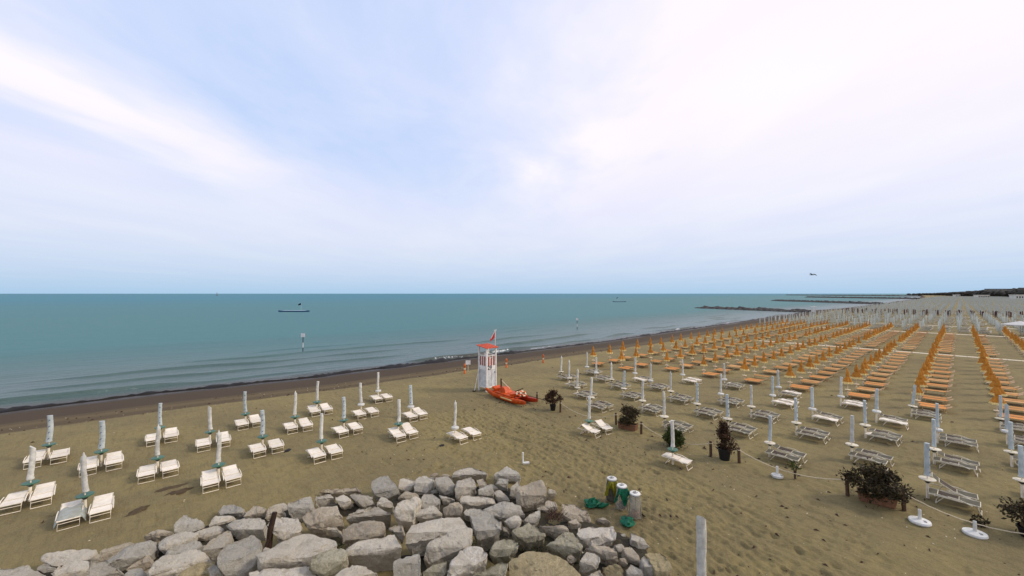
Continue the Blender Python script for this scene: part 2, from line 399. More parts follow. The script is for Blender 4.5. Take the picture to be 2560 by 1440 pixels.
def sand_material():
    m = bpy.data.materials.new('sand'); m.use_nodes = True
    t = m.node_tree; b = t.nodes['Principled BSDF']
    g = nd(t, 'ShaderNodeNewGeometry'); P = g.outputs['Position']
    at = nd(t, 'ShaderNodeAttribute', attribute_name='shore')
    d = at.outputs['Fac']
    n1 = nd(t, 'ShaderNodeTexNoise', ins={'Vector': P, 'Scale': 0.16, 'Detail': 6.0, 'Roughness': 0.6}).outputs[0]
    n2 = nd(t, 'ShaderNodeTexNoise', ins={'Vector': P, 'Scale': 2.2, 'Detail': 8.0, 'Roughness': 0.7}).outputs[0]
    n3 = nd(t, 'ShaderNodeTexNoise', ins={'Vector': P, 'Scale': 16.0, 'Detail': 6.0, 'Roughness': 0.75}).outputs[0]
    mp = nd(t, 'ShaderNodeMapping', ins={'Vector': P, 'Rotation': (0, 0, 0.22), 'Scale': (2.6, 0.42, 1.0)})
    n4 = nd(t, 'ShaderNodeTexNoise', ins={'Vector': mp.outputs[0], 'Scale': 1.5, 'Detail': 7.0, 'Roughness': 0.7}).outputs[0]
    c = mixc(t, sstep(t, n1, 0.35, 0.65), (0.250, 0.198, 0.082), (0.190, 0.150, 0.070))
    c = mixc(t, mth(t, 'MULTIPLY', sstep(t, n2, 0.46, 0.68), 0.45), c, (0.135, 0.100, 0.050))
    c = mixc(t, mth(t, 'MULTIPLY', sstep(t, n3, 0.45, 0.66), 0.5), c, (0.295, 0.235, 0.105))
    c = mixc(t, mth(t, 'MULTIPLY', sstep(t, n4, 0.52, 0.66), 0.35), c, (0.115, 0.085, 0.042))
    # damp band left by the waves, with two older tide marks
    mpw = nd(t, 'ShaderNodeMapping', ins={'Vector': P, 'Scale': (0.10, 0.45, 1.0)})
    nw = nd(t, 'ShaderNodeTexNoise', ins={'Vector': mpw.outputs[0], 'Scale': 1.0, 'Detail': 5.0}).outputs[0]
    dd = mth(t, 'ADD', d, mth(t, 'MULTIPLY', mth(t, 'SUBTRACT', nw, 0.5), 2.0))
    wet1 = sstep(t, dd, -10.6, -10.1)
    wet2 = sstep(t, dd, -7.2, -6.6)
    wet3 = sstep(t, dd, -2.6, -1.0)
    c = mixc(t, mth(t, 'MULTIPLY', wet1, 0.85), c, (0.072, 0.047, 0.024))
    mark = gauss(t, dd, -8.6, 0.55)
    c = mixc(t, mth(t, 'MULTIPLY', mark, 0.6), c, (0.150, 0.108, 0.050))
    c = mixc(t, mth(t, 'MULTIPLY', wet2, 0.75), c, (0.056, 0.037, 0.021))
    c = mixc(t, mth(t, 'MULTIPLY', wet3, 0.75), c, (0.030, 0.022, 0.015))
    t.links.new(c, b.inputs['Base Color'])
    ro = mth(t, 'SUBTRACT', 0.95, mth(t, 'MULTIPLY', wet3, 0.5))
    t.links.new(ro, b.inputs['Roughness'])
    b.inputs['Specular IOR Level'].default_value = 0.25
    h = mth(t, 'ADD', mth(t, 'MULTIPLY', n2, 0.6), mth(t, 'ADD', mth(t, 'MULTIPLY', n3, 0.25), mth(t, 'MULTIPLY', n4, 0.5)))
    dryf = mth(t, 'SUBTRACT', 1.0, mth(t, 'MULTIPLY', wet1, 0.8))
    bp = nd(t, 'ShaderNodeBump', ins={'Strength': dryf, 'Distance': 0.16, 'Height': h})
    t.links.new(bp.outputs[0], b.inputs['Normal'])
    return m
sx = sorted(set(grow(60, 420, 3.0, 1.35))) 
xs = [-x for x in reversed(grow(40, 400, 4.0, 1.5))] + lin(-39, -4, 0.5) + lin(-4, 9, 0.2) + lin(9, 25, 0.07) + lin(25, 36, 0.15) + lin(36, 130, 0.9) + grow(130, 9000, 3.0, 1.12)
ys = [-y for y in reversed(grow(9, 1500, 2.0, 1.35))] + lin(-8.5, -4, 0.15) + lin(-4, 26, 0.07) + lin(26, 40, 0.18) + lin(40, 62, 0.35) + grow(62, 400, 2.0, 1.4)
gx, gy = np.array(xs), np.array(ys)
gz_extra = np.zeros((len(gx), len(gy)))
def stamp(x, y, L, w, ang, depth):          # one footprint: an oval pit with a raised rim
    r = L * 1.3
    i0, i1 = np.searchsorted(gx, (x - r, x + r)); j0, j1 = np.searchsorted(gy, (y - r, y + r))
    if i1 - i0 < 2 or j1 - j0 < 2: return
    X, Y = np.meshgrid(gx[i0:i1] - x, gy[j0:j1] - y, indexing='ij')
    u = (X * math.cos(ang) + Y * math.sin(ang)) / (L * 0.5); v = (-X * math.sin(ang) + Y * math.cos(ang)) / (w * 0.5)
    q = u * u + v * v
    gz_extra[i0:i1, j0:j1] += depth * (-np.exp(-q ** 2) + 0.75 * np.exp(-((np.sqrt(q) - 1.5) / 0.35) ** 2))
def track_s(y): return 14.5 + 3.9 * (1 - math.exp(-(y - 4.3) / 9.0)) if y > 4.3 else 14.5 + 0.43 * (y - 4.3)
prng = random.Random(12)
for wl in range(95):                         # people walking along the path
    y = prng.uniform(-5, 24); off = prng.gauss(0, 2.6); dirn = prng.choice((-1, 1)); k = 0
    for stp in range(prng.randrange(10, 45)):
        y += dirn * 0.62; off += prng.gauss(0, 0.07); k += 1
        if not -5 < y < 27: break
        sl = (track_s(y + .2) - track_s(y - .2)) / 0.4
        stamp(track_s(y) + off + (0.12 if k % 2 else -0.12), y, 0.34, 0.19, math.atan2(1, sl) + prng.gauss(0, .15), prng.uniform(0.018, 0.038))
for wl in range(70):                         # and criss-cross between the loungers
    x = prng.uniform(-3, 34); y = prng.uniform(-2, 37); a = prng.uniform(0, 6.28); k = 0
    for stp in range(prng.randrange(8, 30)):
        x += 0.62 * math.cos(a); y += 0.62 * math.sin(a); a += prng.gauss(0, .06); k += 1
        stamp(x + (0.1 if k % 2 else -0.1) * math.sin(a), y, 0.34, 0.20, a, prng.uniform(0.02, 0.04))
TY = np.linspace(-6, 25, 900)
for off, w_, dep in ((-2.3, 0.16, 0.04), (-0.9, 0.17, 0.05), (0.3, 0.15, 0.04), (1.1, 0.16, 0.05), (2.4, 0.17, 0.045), (3.4, 0.15, 0.04)):   # cart and tractor ruts
    for j in range(len(gy)):
        if not -6 < gy[j] < 25: continue
        cs = track_s(gy[j]) + off + 0.25 * math.sin(gy[j] * 0.5 + off)
        i0, i1 = np.searchsorted(gx, (cs - 0.5, cs + 0.5))
        q = (gx[i0:i1] - cs) / w_
        tread = 0.7 + 0.3 * math.sin(gy[j] * 22 + off)
        gz_extra[i0:i1, j] += dep * tread * (-np.exp(-q ** 4) + 0.6 * np.exp(-((np.abs(q) - 1.5) / 0.4) ** 2))
ground = ob('beach_ground', grid_mesh('beach_ground', xs, ys, lambda s, t_: sand_z(s, t_) + gz_extra, sand_material(), {'shore': shore}))
tag(ground, 'olive brown sandy beach with a dark damp band along the water', 'beach', kind='structure')

def wave_h(s, t):
    d = shore(s, t)
    fall = np.exp(-np.clip(d, 0, None) / 26.0)
    far = np.exp(-np.clip(d, 0, None) / 160.0)
    wander = (fbm(s * 0.045, t * 0.03, 3, 91) - 0.45) * 10
    seg = np.clip((fbm(s * 0.055, t * 0.16, 2, 19) - 0.33) * 4.0, 0, 1)
    ph = (d + wander) / 6.0
    xx = (ph % 1.0) - 0.5
    crest = np.exp(-(xx / np.where(xx < 0, 0.030, 0.13)) ** 2) * seg
    lap = np.exp(-((d - 2.0 - 1.3 * (fbm(s * 0.13, t * 0, 2, 44) - 0.4)) / 0.9) ** 2) * np.clip((fbm(s * 0.10, t * 0 + 9, 2, 45) - 0.30) * 5, 0, 1)
    chop = (fbm(s * 0.5, t * 1.3, 3, 11) - 0.45)
    return SEA_Z + np.clip(d / 2.0 + 0.6, 0, 1) * (0.46 * crest * fall + 0.14 * lap + 0.07 * chop * far * (0.4 + 0.6 * fall))
def foam_f(s, t):
    d = shore(s, t)
    b1 = 0.75 * np.exp(-((d - 1.4 - 1.3 * (fbm(s * 0.13, t * 0, 2, 44) - 0.4)) / 0.38) ** 2)
    k1 = np.clip((fbm(s * 0.10, t * 0 + 9, 2, 45) - 0.50) * 8, 0, 1)
    wander = (fbm(s * 0.045, t * 0.03, 3, 91) - 0.45) * 10
    seg = np.clip((fbm(s * 0.055, t * 0.16, 2, 19) - 0.46) * 9.0, 0, 1)
    ph = (d + wander) / 6.0
    b2 = np.exp(-(((ph % 1.0) - 0.46) / 0.035) ** 2) * 0.8 * seg * np.exp(-((d - 2.4) / 1.8) ** 2) * np.clip((vnoise(s * 0.35, t * 0.2, 8) - 0.42) * 5, 0, 1)
    edge = np.exp(-((d - 0.1) / 0.25) ** 2) * 0.6 * np.clip((vnoise(s * 0.4, t * 0, 3) - 0.55) * 4, 0, 1)
    return np.clip(b1 * k1 + b2 + edge, 0, 1)

def sea_material():
    m = bpy.data.materials.new('sea_water'); m.use_nodes = True
    t = m.node_tree; b = t.nodes['Principled BSDF']
    g = nd(t, 'ShaderNodeNewGeometry'); P = g.outputs['Position']
    d = nd(t, 'ShaderNodeAttribute', attribute_name='shore').outputs['Fac']
    fo = nd(t, 'ShaderNodeAttribute', attribute_name='foam').outputs['Fac']
    mp = nd(t, 'ShaderNodeMapping', ins={'Vector': P, 'Scale': (0.012, 0.05, 1.0), 'Rotation': (0, 0, 0.25)})
    nb = nd(t, 'ShaderNodeTexNoise', ins={'Vector': mp.outputs[0], 'Scale': 1.0, 'Detail': 4.0}).outputs[0]
    dn = mth(t, 'ADD', d, mth(t, 'MULTIPLY', mth(t, 'SUBTRACT', nb, 0.5), 30.0))
    c = mixc(t, sstep(t, dn, 4.0, 60.0), (0.090, 0.136, 0.128), (0.076, 0.192, 0.196))
    c = mixc(t, sstep(t, dn, 60.0, 900.0), c, (0.054, 0.192, 0.240))
    c = mixc(t, sstep(t, d, 3.5, -0.5), c, (0.075, 0.062, 0.050))
    nf = nd(t, 'ShaderNodeTexNoise', ins={'Vector': P, 'Scale': 2.6, 'Detail': 6.0, 'Roughness': 0.7}).outputs[0]
    ff = sstep(t, mth(t, 'ADD', fo, mth(t, 'MULTIPLY', mth(t, 'SUBTRACT', nf, 0.5), 1.6)), 0.46, 0.74)
    c = mixc(t, ff, c, (0.72, 0.74, 0.75))
    t.links.new(c, b.inputs['Base Color'])
    t.links.new(mth(t, 'ADD', mth(t, 'MULTIPLY', ff, 0.5), mth(t, 'ADD', 0.28, mth(t, 'MULTIPLY', sstep(t, d, 0.0, 50.0), 0.28))), b.inputs['Roughness'])
    b.inputs['IOR'].default_value = 1.33
    b.inputs['Specular IOR Level'].default_value = 0.24
    mp2 = nd(t, 'ShaderNodeMapping', ins={'Vector': P, 'Scale': (0.35, 1.1, 1.0), 'Rotation': (0, 0, 0.12)})
    w1 = nd(t, 'ShaderNodeTexNoise', ins={'Vector': mp2.outputs[0], 'Scale': 1.0, 'Detail': 7.0, 'Roughness': 0.62}).outputs[0]
    mp3 = nd(t, 'ShaderNodeMapping', ins={'Vector': P, 'Scale': (0.03, 0.14, 1.0), 'Rotation': (0, 0, 0.2)})
    w2 = nd(t, 'ShaderNodeTexNoise', ins={'Vector': mp3.outputs[0], 'Scale': 1.0, 'Detail': 5.0, 'Roughness': 0.6}).outputs[0]
    h = mth(t, 'ADD', mth(t, 'MULTIPLY', w1, 0.95), mth(t, 'MULTIPLY', w2, 1.6))
    bp = nd(t, 'ShaderNodeBump', ins={'Strength': 0.85, 'Distance': 0.5, 'Height': h})
    t.links.new(bp.outputs[0], b.inputs['Normal'])
    return m
xs = [-x for x in reversed(grow(30, 60000, 6.0, 1.6))] + lin(-29, 75, 0.5) + lin(75, 170, 1.1) + grow(170, 60000, 3.0, 1.18)
ys = lin(44, 47, 0.3) + lin(47, 70, 0.10) + lin(70, 84, 0.25) + lin(84, 130, 0.8) + grow(130, 60000, 2.0, 1.16)
sea = ob('sea', grid_mesh('sea', xs, ys, wave_h, sea_material(), {'shore': shore, 'foam': foam_f}))
tag(sea, 'calm grey green sea with small breaking waves', 'sea', kind='structure')

# dark seaweed washed up along the water's edge
mb = MB()
S = np.arange(-14, 240, 0.35)
wd = np.clip((fbm(S * 0.30, S * 0 + 2, 3, 130) - 0.26) * 5.0, 0.22, 2.1) * np.where(S > 60, 0.8, 1.0)
offs = (fbm(S * 0.22, S * 0 + 7, 3, 131) - 0.45) * 2.2
cen = tw(S) - 0.9 * (fbm(S * 0.16, S * 0 + 3.0, 3, 5) - 0.45) - 0.2 + offs * 0.6
prof = [(-0.5, 0.0), (-0.28, 0.13), (0.05, 0.20), (0.32, 0.11), (0.5, -0.03)]
vs = []; fs = []
for k in range(len(S)):
    for (u, h) in prof:
        y = cen[k] + u * wd[k]
        zb = max(sand_z1(S[k], y), SEA_Z - 0.02)
        vs.append((S[k], y, zb + 0.02 + h * (0.5 + wd[k] * 0.6) * (0.6 + 0.8 * random.random())))
for k in range(len(S) - 1):
    for j in range(4):
        fs.append((k * 5 + j, (k + 1) * 5 + j, (k + 1) * 5 + j + 1, k * 5 + j + 1))
mb.add(vs, fs)
tag(ob('seaweed_line', mb.mesh('seaweed_line', M['weed'], 60)), 'dark line of seaweed washed up along the water edge', 'seaweed', kind='stuff')
ROCKS = [
(-2.66,19.47,1,'long low pale slab in the bottom left corner of the rock heap','-97,99,35;-72,93,37;-16,57,39;9,9,39;10,-9,38;63,-97,39;49,-45,-2;-75,-22,45;63,-98,39;-76,-17,59;-53,87,-25;-33,82,-25;14,53,-25;34,13,-25;34,-2,-25;77,-74,-25;66,-31,-25;-37,-14,-25;77,-75,-25;-38,-10,-25'),
(-2.20,19.34,0,'small grey boulder, second from left in the back edge of the rock heap','-37,4,38;-23,39,44;5,4,29;-5,0,18;-22,0,24;-32,16,42;5,-3,35;-2,-13,9;10,17,15;32,-12,-1;24,-16,-11;10,-15,-6;2,-2,12;32,-18,6'),
(-1.73,19.82,1,'broad flat slab half sunk in sand in the back edge of the rock heap','-83,45,41;-13,36,43;48,3,39;53,-30,32;32,-25,6;-20,-28,25;-50,-30,35;-78,28,38;38,-56,26;-73,20,36;-41,44,-25;17,36,-25;67,10,-25;70,-17,-25;53,-13,-25;10,-17,-25;-15,-19,-25;-38,29,-25;57,-40,-25;-33,22,-25'),
(-1.52,18.19,1,'mid-sized pale grey boulder, first from left in the second tier of the rock heap','-58,21,60;-33,52,64;20,34,59;24,-16,51;16,-18,31;-13,-19,33;-46,-11,57;19,-15,38;-53,-7,68;-23,13,6;-2,39,9;42,25,4;45,-17,-4;38,-19,-24;14,-20,-21;-14,-14,2;41,-16,-16;-19,-11,13'),
(-0.64,18.92,2,'mid-sized brownish boulder, fourth from left in the back edge of the rock heap','-54,-5,59;-34,19,55;34,24,55;37,-2,54;-20,-11,44;-50,-13,43;-36,-3,62;6,-8,48;-18,-5,-2;-1,16,-6;56,21,-6;58,-1,-7;10,-10,-17;-15,-11,-18;-3,-3,1;31,-6,-13'),
(-0.22,18.09,0,'large grey boulder, third from left in the second tier of the rock heap','-82,24,61;-4,53,71;51,27,68;56,-32,56;36,-42,53;-23,-32,39;-36,-34,43;-66,-28,71;16,-24,41;-81,24,61;-43,31,-25;22,56,-19;67,35,-22;70,-14,-25;54,-23,-25;5,-15,-25;-6,-17,-25;-31,-12,-18;38,-8,-25;-43,31,-25'),
(-0.72,17.16,1,'mid-sized pale grey boulder, second from left in the second tier of the rock heap','-55,64,92;-40,61,91;-15,36,88;18,-18,82;26,-19,67;23,-27,43;-13,-28,48;-48,-22,74;26,-40,80;-51,15,87;-21,49,41;-9,47,40;12,26,37;38,-19,31;45,-19,16;42,-26,-8;13,-27,-2;-17,-23,23;45,-37,29;-19,8,36'),
(-0.01,17.19,2,'mid-sized brownish boulder, fourth from left in the second tier of the rock heap','-47,1,62;10,32,66;20,-5,63;-9,-3,56;-42,-3,53;-25,2,66;3,-9,63;-16,-4,19;32,23,22;40,-7,20;16,-6,13;-12,-7,10;3,-2,23;26,-11,20'),
(0.91,18.04,1,'mid-sized pale grey boulder, fifth from left in the second tier of the rock heap','-62,31,61;-28,47,62;23,25,62;51,-10,61;25,-34,60;-27,-35,43;-55,-23,60;8,-35,54;-60,16,60;-25,29,-8;3,43,-7;45,25,-7;68,-4,-8;46,-24,-9;2,-26,-25;-21,-17,-10;31,-26,-15;-24,16,-9'),
(1.31,19.27,0,'triangular grey boulder in the back edge of the rock heap','-61,13,48;-23,70,59;13,22,49;39,-30,39;4,-29,24;-49,-13,31;22,-32,31;-60,-4,52;-24,11,-15;9,59,-3;38,20,-13;59,-24,-23;29,-23,-25;-15,-11,-25;44,-25,-25;-24,-3,-10'),
(0.38,19.31,2,'mid-sized brownish boulder, fifth from left in the back edge of the rock heap','-50,4,48;-23,42,44;38,-28,43;-7,-6,31;-44,-1,34;-40,3,52;22,-9,32;-14,1,-7;9,34,-11;59,-24,-12;21,-6,-24;-9,-2,-21;-6,1,-3;45,-9,-23'),
(1.05,17.25,0,'mid-sized grey boulder, sixth from left in the second tier of the rock heap','-70,-2,62;4,37,65;48,10,56;21,-24,52;-39,-18,49;-56,-4,65;1,-26,52;-35,4,-9;28,39,-6;64,17,-15;41,-13,-19;-9,-8,-22;-23,3,-6;24,-15,-19'),
(0.77,15.82,1,'long slab with a dark lower edge in the third tier of the rock heap','-77,-24,99;-42,58,99;43,30,96;71,-9,89;63,-28,85;1,-31,78;-43,-32,76;-73,-29,86;-70,15,90;3,-36,81;-42,-5,9;-11,64,9;59,42,6;82,9,-1;75,-7,-5;24,-10,-12;-13,-12,-14;-38,-9,-4;-35,27,0;25,-14,-9'),
(-0.11,16.48,0,'small grey boulder, first from left in the third tier of the rock heap','-38,2,71;-20,40,68;0,32,69;11,-9,67;7,-16,46;-32,-6,56;-36,20,65;9,-23,65;-9,-8,39;6,24,37;23,18,38;32,-16,35;28,-23,15;-4,-15,25;-7,7,34;30,-28,34'),
(2.26,18.95,1,'mid-sized pale grey boulder, eighth from left in the second tier of the rock heap','-55,-4,37;-25,39,42;44,-3,34;1,-16,32;-27,-12,30;-43,11,41;5,-17,35;-19,-3,-19;6,33,-14;63,-1,-21;27,-12,-23;4,-10,-25;-10,9,-15;30,-13,-20'),
(2.69,19.67,0,'grey half-buried boulder in the back edge of the rock heap','-63,-16,41;-26,87,32;11,54,36;35,-32,38;13,-34,11;-45,-22,25;-55,30,29;18,-63,37;-27,-15,-16;6,72,-25;36,45,-22;54,-27,-19;36,-29,-25;-12,-20,-25;-20,24,-25;40,-53,-21'),
(2.86,17.56,0,'mid-sized grey boulder, ninth from left in the second tier of the rock heap','-74,53,63;-26,52,68;47,-3,63;47,-27,58;30,-32,27;-15,-26,33;-44,-19,48;-61,14,57;31,-56,51;-63,-12,64;-38,53,-10;3,53,-6;62,9,-11;62,-11,-15;48,-16,-25;11,-12,-25;-14,-6,-25;-27,21,-17;49,-36,-23;-29,0,-9'),
(1.81,18.14,1,'mid-sized pale grey boulder, seventh from left in the second tier of the rock heap','-63,-2,52;-50,34,49;26,32,49;37,-15,47;19,-33,46;-25,-20,35;-58,21,48;8,-27,39;-28,0,-7;-17,30,-11;47,30,-10;55,-10,-13;40,-25,-14;3,-14,-25;-23,19,-12;30,-20,-20'),
(1.85,16.31,1,'long leaning slab in the third tier of the rock heap','-60,-13,90;-15,21,93;33,57,94;36,29,90;21,-10,87;-7,-30,70;-30,-29,56;-52,-20,70;-47,-3,92;4,-34,85;-29,-6,26;9,23,29;50,54,30;52,31,27;39,-2,23;15,-20,6;-4,-18,-7;-22,-12,6;-17,3,28;25,-22,21'),
(2.27,14.79,0,'big upright flat-faced grey boulder in the third tier of the rock heap','-66,19,119;-43,67,119;45,82,112;53,55,110;40,-31,108;13,-46,92;9,-49,80;-13,-52,67;-53,-48,84;-72,-40,117;19,-45,95;-68,-7,118;-34,29,35;-14,69,36;60,84,29;66,62,27;54,-10,24;31,-24,9;28,-26,-3;10,-29,-17;-24,-26,0;-40,-20,33;36,-23,12;-36,8,34'),
(1.33,15.05,5,'mid-sized sandy boulder, third from left in the third tier of the rock heap','-68,-8,96;-9,36,95;24,22,90;25,-23,65;-13,-22,65;-53,9,95;22,-35,82;-38,-2,39;12,35,38;39,25,33;39,-13,8;8,-13,8;-25,12,38;37,-23,25'),
(3.75,16.08,3,'rough whitish boulder behind the driftwood in the second tier of the rock heap','-64,41,95;-30,54,96;-2,52,94;36,18,86;46,-40,73;8,-46,59;-25,-42,51;-43,-26,70;-41,-1,85;27,-47,67;-44,-18,83;-30,43,26;-2,54,28;22,53,26;53,25,17;60,-23,4;28,-29,-9;0,-26,-17;-14,-13,2;-12,8,16;44,-30,-1;-15,-6,15'),
(3.65,13.90,1,'largest flat-topped slab in the third tier of the rock heap','-135,-13,117;-117,33,113;-38,61,113;29,82,113;95,29,103;110,-3,98;97,-42,93;78,-52,93;10,-53,96;-7,-54,82;-23,-52,79;-126,-22,99;-129,-10,126;3,-53,88;-93,7,27;-77,45,23;-11,70,23;45,88,23;100,46,13;112,19,8;100,-14,3;84,-22,3;28,-24,6;14,-25,-8;0,-24,-11;-85,-1,9;-87,9,36;22,-25,-2'),
(4.96,15.79,2,'craggy brownish boulder in the second tier of the rock heap','-76,42,89;-25,53,99;38,4,101;36,-48,91;45,-57,54;-25,-39,51;-68,-16,72;41,-47,72;-74,30,87;-41,50,12;2,60,23;54,20,24;52,-23,15;59,-31,-23;1,-17,-25;-35,1,-4;56,-23,-5;-39,40,11'),
(5.09,15.10,1,'small pale grey boulder, eighth from left in the third tier of the rock heap','-36,10,64;-17,18,64;7,11,62;8,-17,45;-17,-3,52;4,-12,58;-14,6,39;2,13,39;21,7,36;22,-16,19;2,-5,26;19,-12,32'),
(4.68,17.51,0,'mid-sized grey boulder, eleventh from left in the back edge of the rock heap','-62,-2,42;-51,49,77;32,36,73;34,-19,62;12,-37,41;-24,-24,32;-59,15,69;22,-36,55;-30,2,-11;-20,44,24;49,35,21;50,-11,9;31,-27,-12;2,-16,-20;-27,16,17;40,-25,2'),
(3.81,18.06,2,'small brownish boulder, ninth from left in the back edge of the rock heap','-45,-8,40;-31,25,50;-12,40,55;18,15,55;20,-13,37;-26,-13,31;-38,-2,53;17,-28,48;-15,-11,4;-3,16,15;13,30,19;37,9,19;39,-14,1;0,-15,-5;-9,-6,18;36,-26,12'),
(4.20,18.49,1,'mid-sized pale grey boulder, tenth from left in the back edge of the rock heap','-48,20,44;5,23,42;17,-12,39;-10,-20,20;8,-15,33;-42,14,43;-18,13,6;26,16,5;35,-13,2;13,-20,-18;28,-16,-4;-13,8,5'),
(3.41,18.63,2,'mid-sized brownish boulder, eighth from left in the back edge of the rock heap','-63,-2,39;-19,46,51;12,8,51;14,-29,47;5,-13,15;-43,23,46;11,-33,47;-31,-3,-6;7,38,6;32,7,6;33,-24,2;26,-11,-25;-13,18,0;31,-27,1'),
(5.59,17.67,1,'mid-sized pale grey boulder, twelfth from left in the back edge of the rock heap','-42,39,65;19,19,60;26,-16,46;-7,-15,32;-47,-8,36;22,-24,55;-51,0,67;-13,34,23;37,17,19;42,-11,4;15,-11,-10;-19,-6,-6;39,-18,13;-21,1,25'),
(6.11,16.98,1,'mid-sized pale grey boulder, twelfth from left in the second tier of the rock heap','-32,46,63;6,33,64;15,-27,56;4,-24,39;-19,-16,31;-34,-1,51;14,-25,50;-34,12,58;-8,38,26;24,28,27;30,-21,19;21,-20,2;2,-13,-6;-10,-1,14;30,-20,13;-9,10,21'),
(6.70,16.62,1,'mid-sized pale grey boulder, thirteenth from left in the second tier of the rock heap','-43,54,63;-12,47,67;23,1,67;31,-50,40;-15,-35,34;-28,-17,56;-40,16,60;24,-40,52;-40,-9,63;-14,51,10;11,46,14;39,8,14;46,-34,-13;8,-22,-19;-3,-8,3;-13,19,7;40,-26,-1;-13,-1,10'),
(7.82,16.88,0,'big rounded grey boulder with white veins in the back edge of the rock heap','-73,2,67;-40,65,71;3,69,79;30,45,81;29,-59,67;35,-66,48;-13,-47,27;-51,-23,35;-66,18,60;32,-62,55;-40,11,3;-11,65,6;25,68,14;47,49,16;45,-38,2;49,-44,-16;10,-29,-25;-21,-9,-25;-34,25,-4;47,-41,-10'),
(6.77,18.23,2,'mid-sized brownish boulder, fourteenth from left in the back edge of the rock heap','-83,26,32;-17,17,40;25,-11,42;28,-49,36;-13,-18,17;-54,24,36;29,-37,29;-46,33,-25;8,27,-25;43,4,-24;45,-28,-25;11,-3,-25;-23,32,-25;46,-17,-25'),
(6.23,19.06,2,'mid-sized brownish boulder, thirteenth from left in the back edge of the rock heap','-65,13,23;-28,10,28;43,-13,20;-2,-16,10;-42,7,28;17,-22,17;-30,17,-25;0,14,-25;59,-3,-25;22,-7,-25;-11,12,-25;38,-12,-25'),
(6.43,15.14,1,'large pale grey boulder, fourteenth from left in the second tier of the rock heap','-89,56,72;-55,72,73;5,-1,72;40,5,73;46,-74,72;55,-55,36;31,-51,32;-25,-29,55;-97,-4,75;57,-51,51;-103,1,86;-50,67,-15;-22,81,-15;27,21,-15;56,27,-15;60,-39,-16;68,-24,-25;48,-20,-25;1,-2,-25;-58,18,-12;69,-20,-25;-63,22,-1'),
(5.68,14.06,2,'tan boulder with a stepped top in the third tier of the rock heap','-79,-10,68;-64,43,87;-36,65,91;33,29,87;70,-10,83;49,-71,73;4,-50,68;-45,-25,70;-75,7,81;26,-60,68;-44,6,-6;-31,50,12;-7,69,16;49,40,13;80,8,8;62,-43,-2;24,-26,-6;-16,-7,-4;-40,20,7;42,-35,-6'),
(7.31,15.71,1,'mid-sized pale grey boulder, fifteenth from left in the second tier of the rock heap','-50,8,54;-6,33,64;21,-17,59;15,-29,32;-24,-8,43;-36,18,58;19,-21,50;-26,10,17;12,32,27;33,-9,22;28,-20,-5;-4,-3,6;-14,19,21;31,-13,13'),
(5.48,12.91,1,'large pale grey boulder, fifth from left in the front tier of the rock heap','-90,45,93;-69,60,96;-10,20,97;72,-21,99;61,-88,90;32,-68,73;-14,-38,71;-76,6,73;56,-81,82;-88,36,92;-51,60,3;-33,73,6;16,41,7;83,7,9;73,-49,0;49,-33,-17;11,-8,-19;-40,28,-17;68,-43,-8;-50,52,2'),
(4.17,12.84,4,'mossy boulder in the front tier of the rock heap','-67,5,107;-32,26,111;24,28,108;46,-1,103;38,-38,100;-8,-25,90;-25,-25,77;-48,-10,91;-53,12,111;25,-39,100;-37,16,47;-8,34,51;39,36,47;56,12,43;50,-19,39;11,-9,30;-3,-9,17;-22,4,31;-26,22,51;39,-20,40'),
(6.50,13.04,1,'small pitted boulder in the third tier of the rock heap','-34,21,98;-1,25,96;23,10,93;9,-25,91;-9,-27,67;-24,-7,88;11,-20,91;-30,5,96;-15,22,64;12,26,62;32,13,59;20,-17,58;5,-19,34;-8,-2,54;22,-13,58;-12,8,63'),
(3.04,13.39,3,'large whitish boulder, second from left in the front tier of the rock heap','-83,16,93;-81,47,99;-41,18,91;-6,14,87;78,-19,75;77,-62,67;34,-43,52;-74,-17,93;59,-62,68;-87,-10,107;-46,34,3;-44,60,9;-11,37,1;18,33,-3;88,7,-15;86,-28,-23;50,-14,-25;-39,6,3;71,-29,-22;-50,13,17'),
(4.73,11.86,1,'mid-sized pale grey boulder, fourth from left in the front tier of the rock heap','-84,3,100;-27,39,96;20,12,95;37,-43,89;36,-42,67;-27,-25,71;-68,23,92;38,-39,73;-52,18,34;-5,49,30;34,27,29;47,-19,23;47,-18,1;-6,-5,5;-39,35,26;48,-15,6'),
(8.80,16.69,1,'mid-sized pale grey boulder, thirteenth from right in the back edge of the rock heap','-50,-4,43;-21,51,56;20,38,56;42,3,51;10,-32,27;-13,-26,24;-34,-14,32;-49,-2,49;14,-33,44;-25,0,3;0,46,17;34,36,16;51,7,11;24,-23,-13;5,-17,-16;-12,-9,-8;-24,2,9;28,-24,4'),
(9.29,15.99,0,'mid-sized grey boulder, twelfth from right in the back edge of the rock heap','-63,3,42;-33,29,74;17,40,79;34,-10,72;20,-42,65;-20,-34,32;-49,10,69;18,-43,64;-35,12,-10;-9,35,21;32,45,27;45,3,19;34,-24,12;0,-18,-21;-24,18,16;32,-25,11'),
(9.83,15.21,0,'mid-sized grey boulder, twentieth from left in the second tier of the rock heap','-33,41,82;27,35,82;26,-29,67;5,-44,40;-24,-26,35;-46,1,58;22,-33,66;-48,4,74;-11,45,30;39,42,29;38,-12,14;20,-25,-12;-4,-10,-17;-22,12,5;34,-16,14;-24,15,22'),
(11.67,16.00,1,'large pale grey boulder, ninth from right in the back edge of the rock heap','-72,57,32;-12,73,39;45,23,47;41,-78,50;56,-71,31;24,-57,20;-9,-32,32;-65,-3,24;-94,18,31;35,-94,50;-94,24,45;-35,70,-25;15,84,-25;62,44,-25;57,-41,-25;70,-35,-25;43,-24,-25;16,-3,-25;-30,20,-25;-54,37,-25;52,-54,-25;-53,42,-25'),
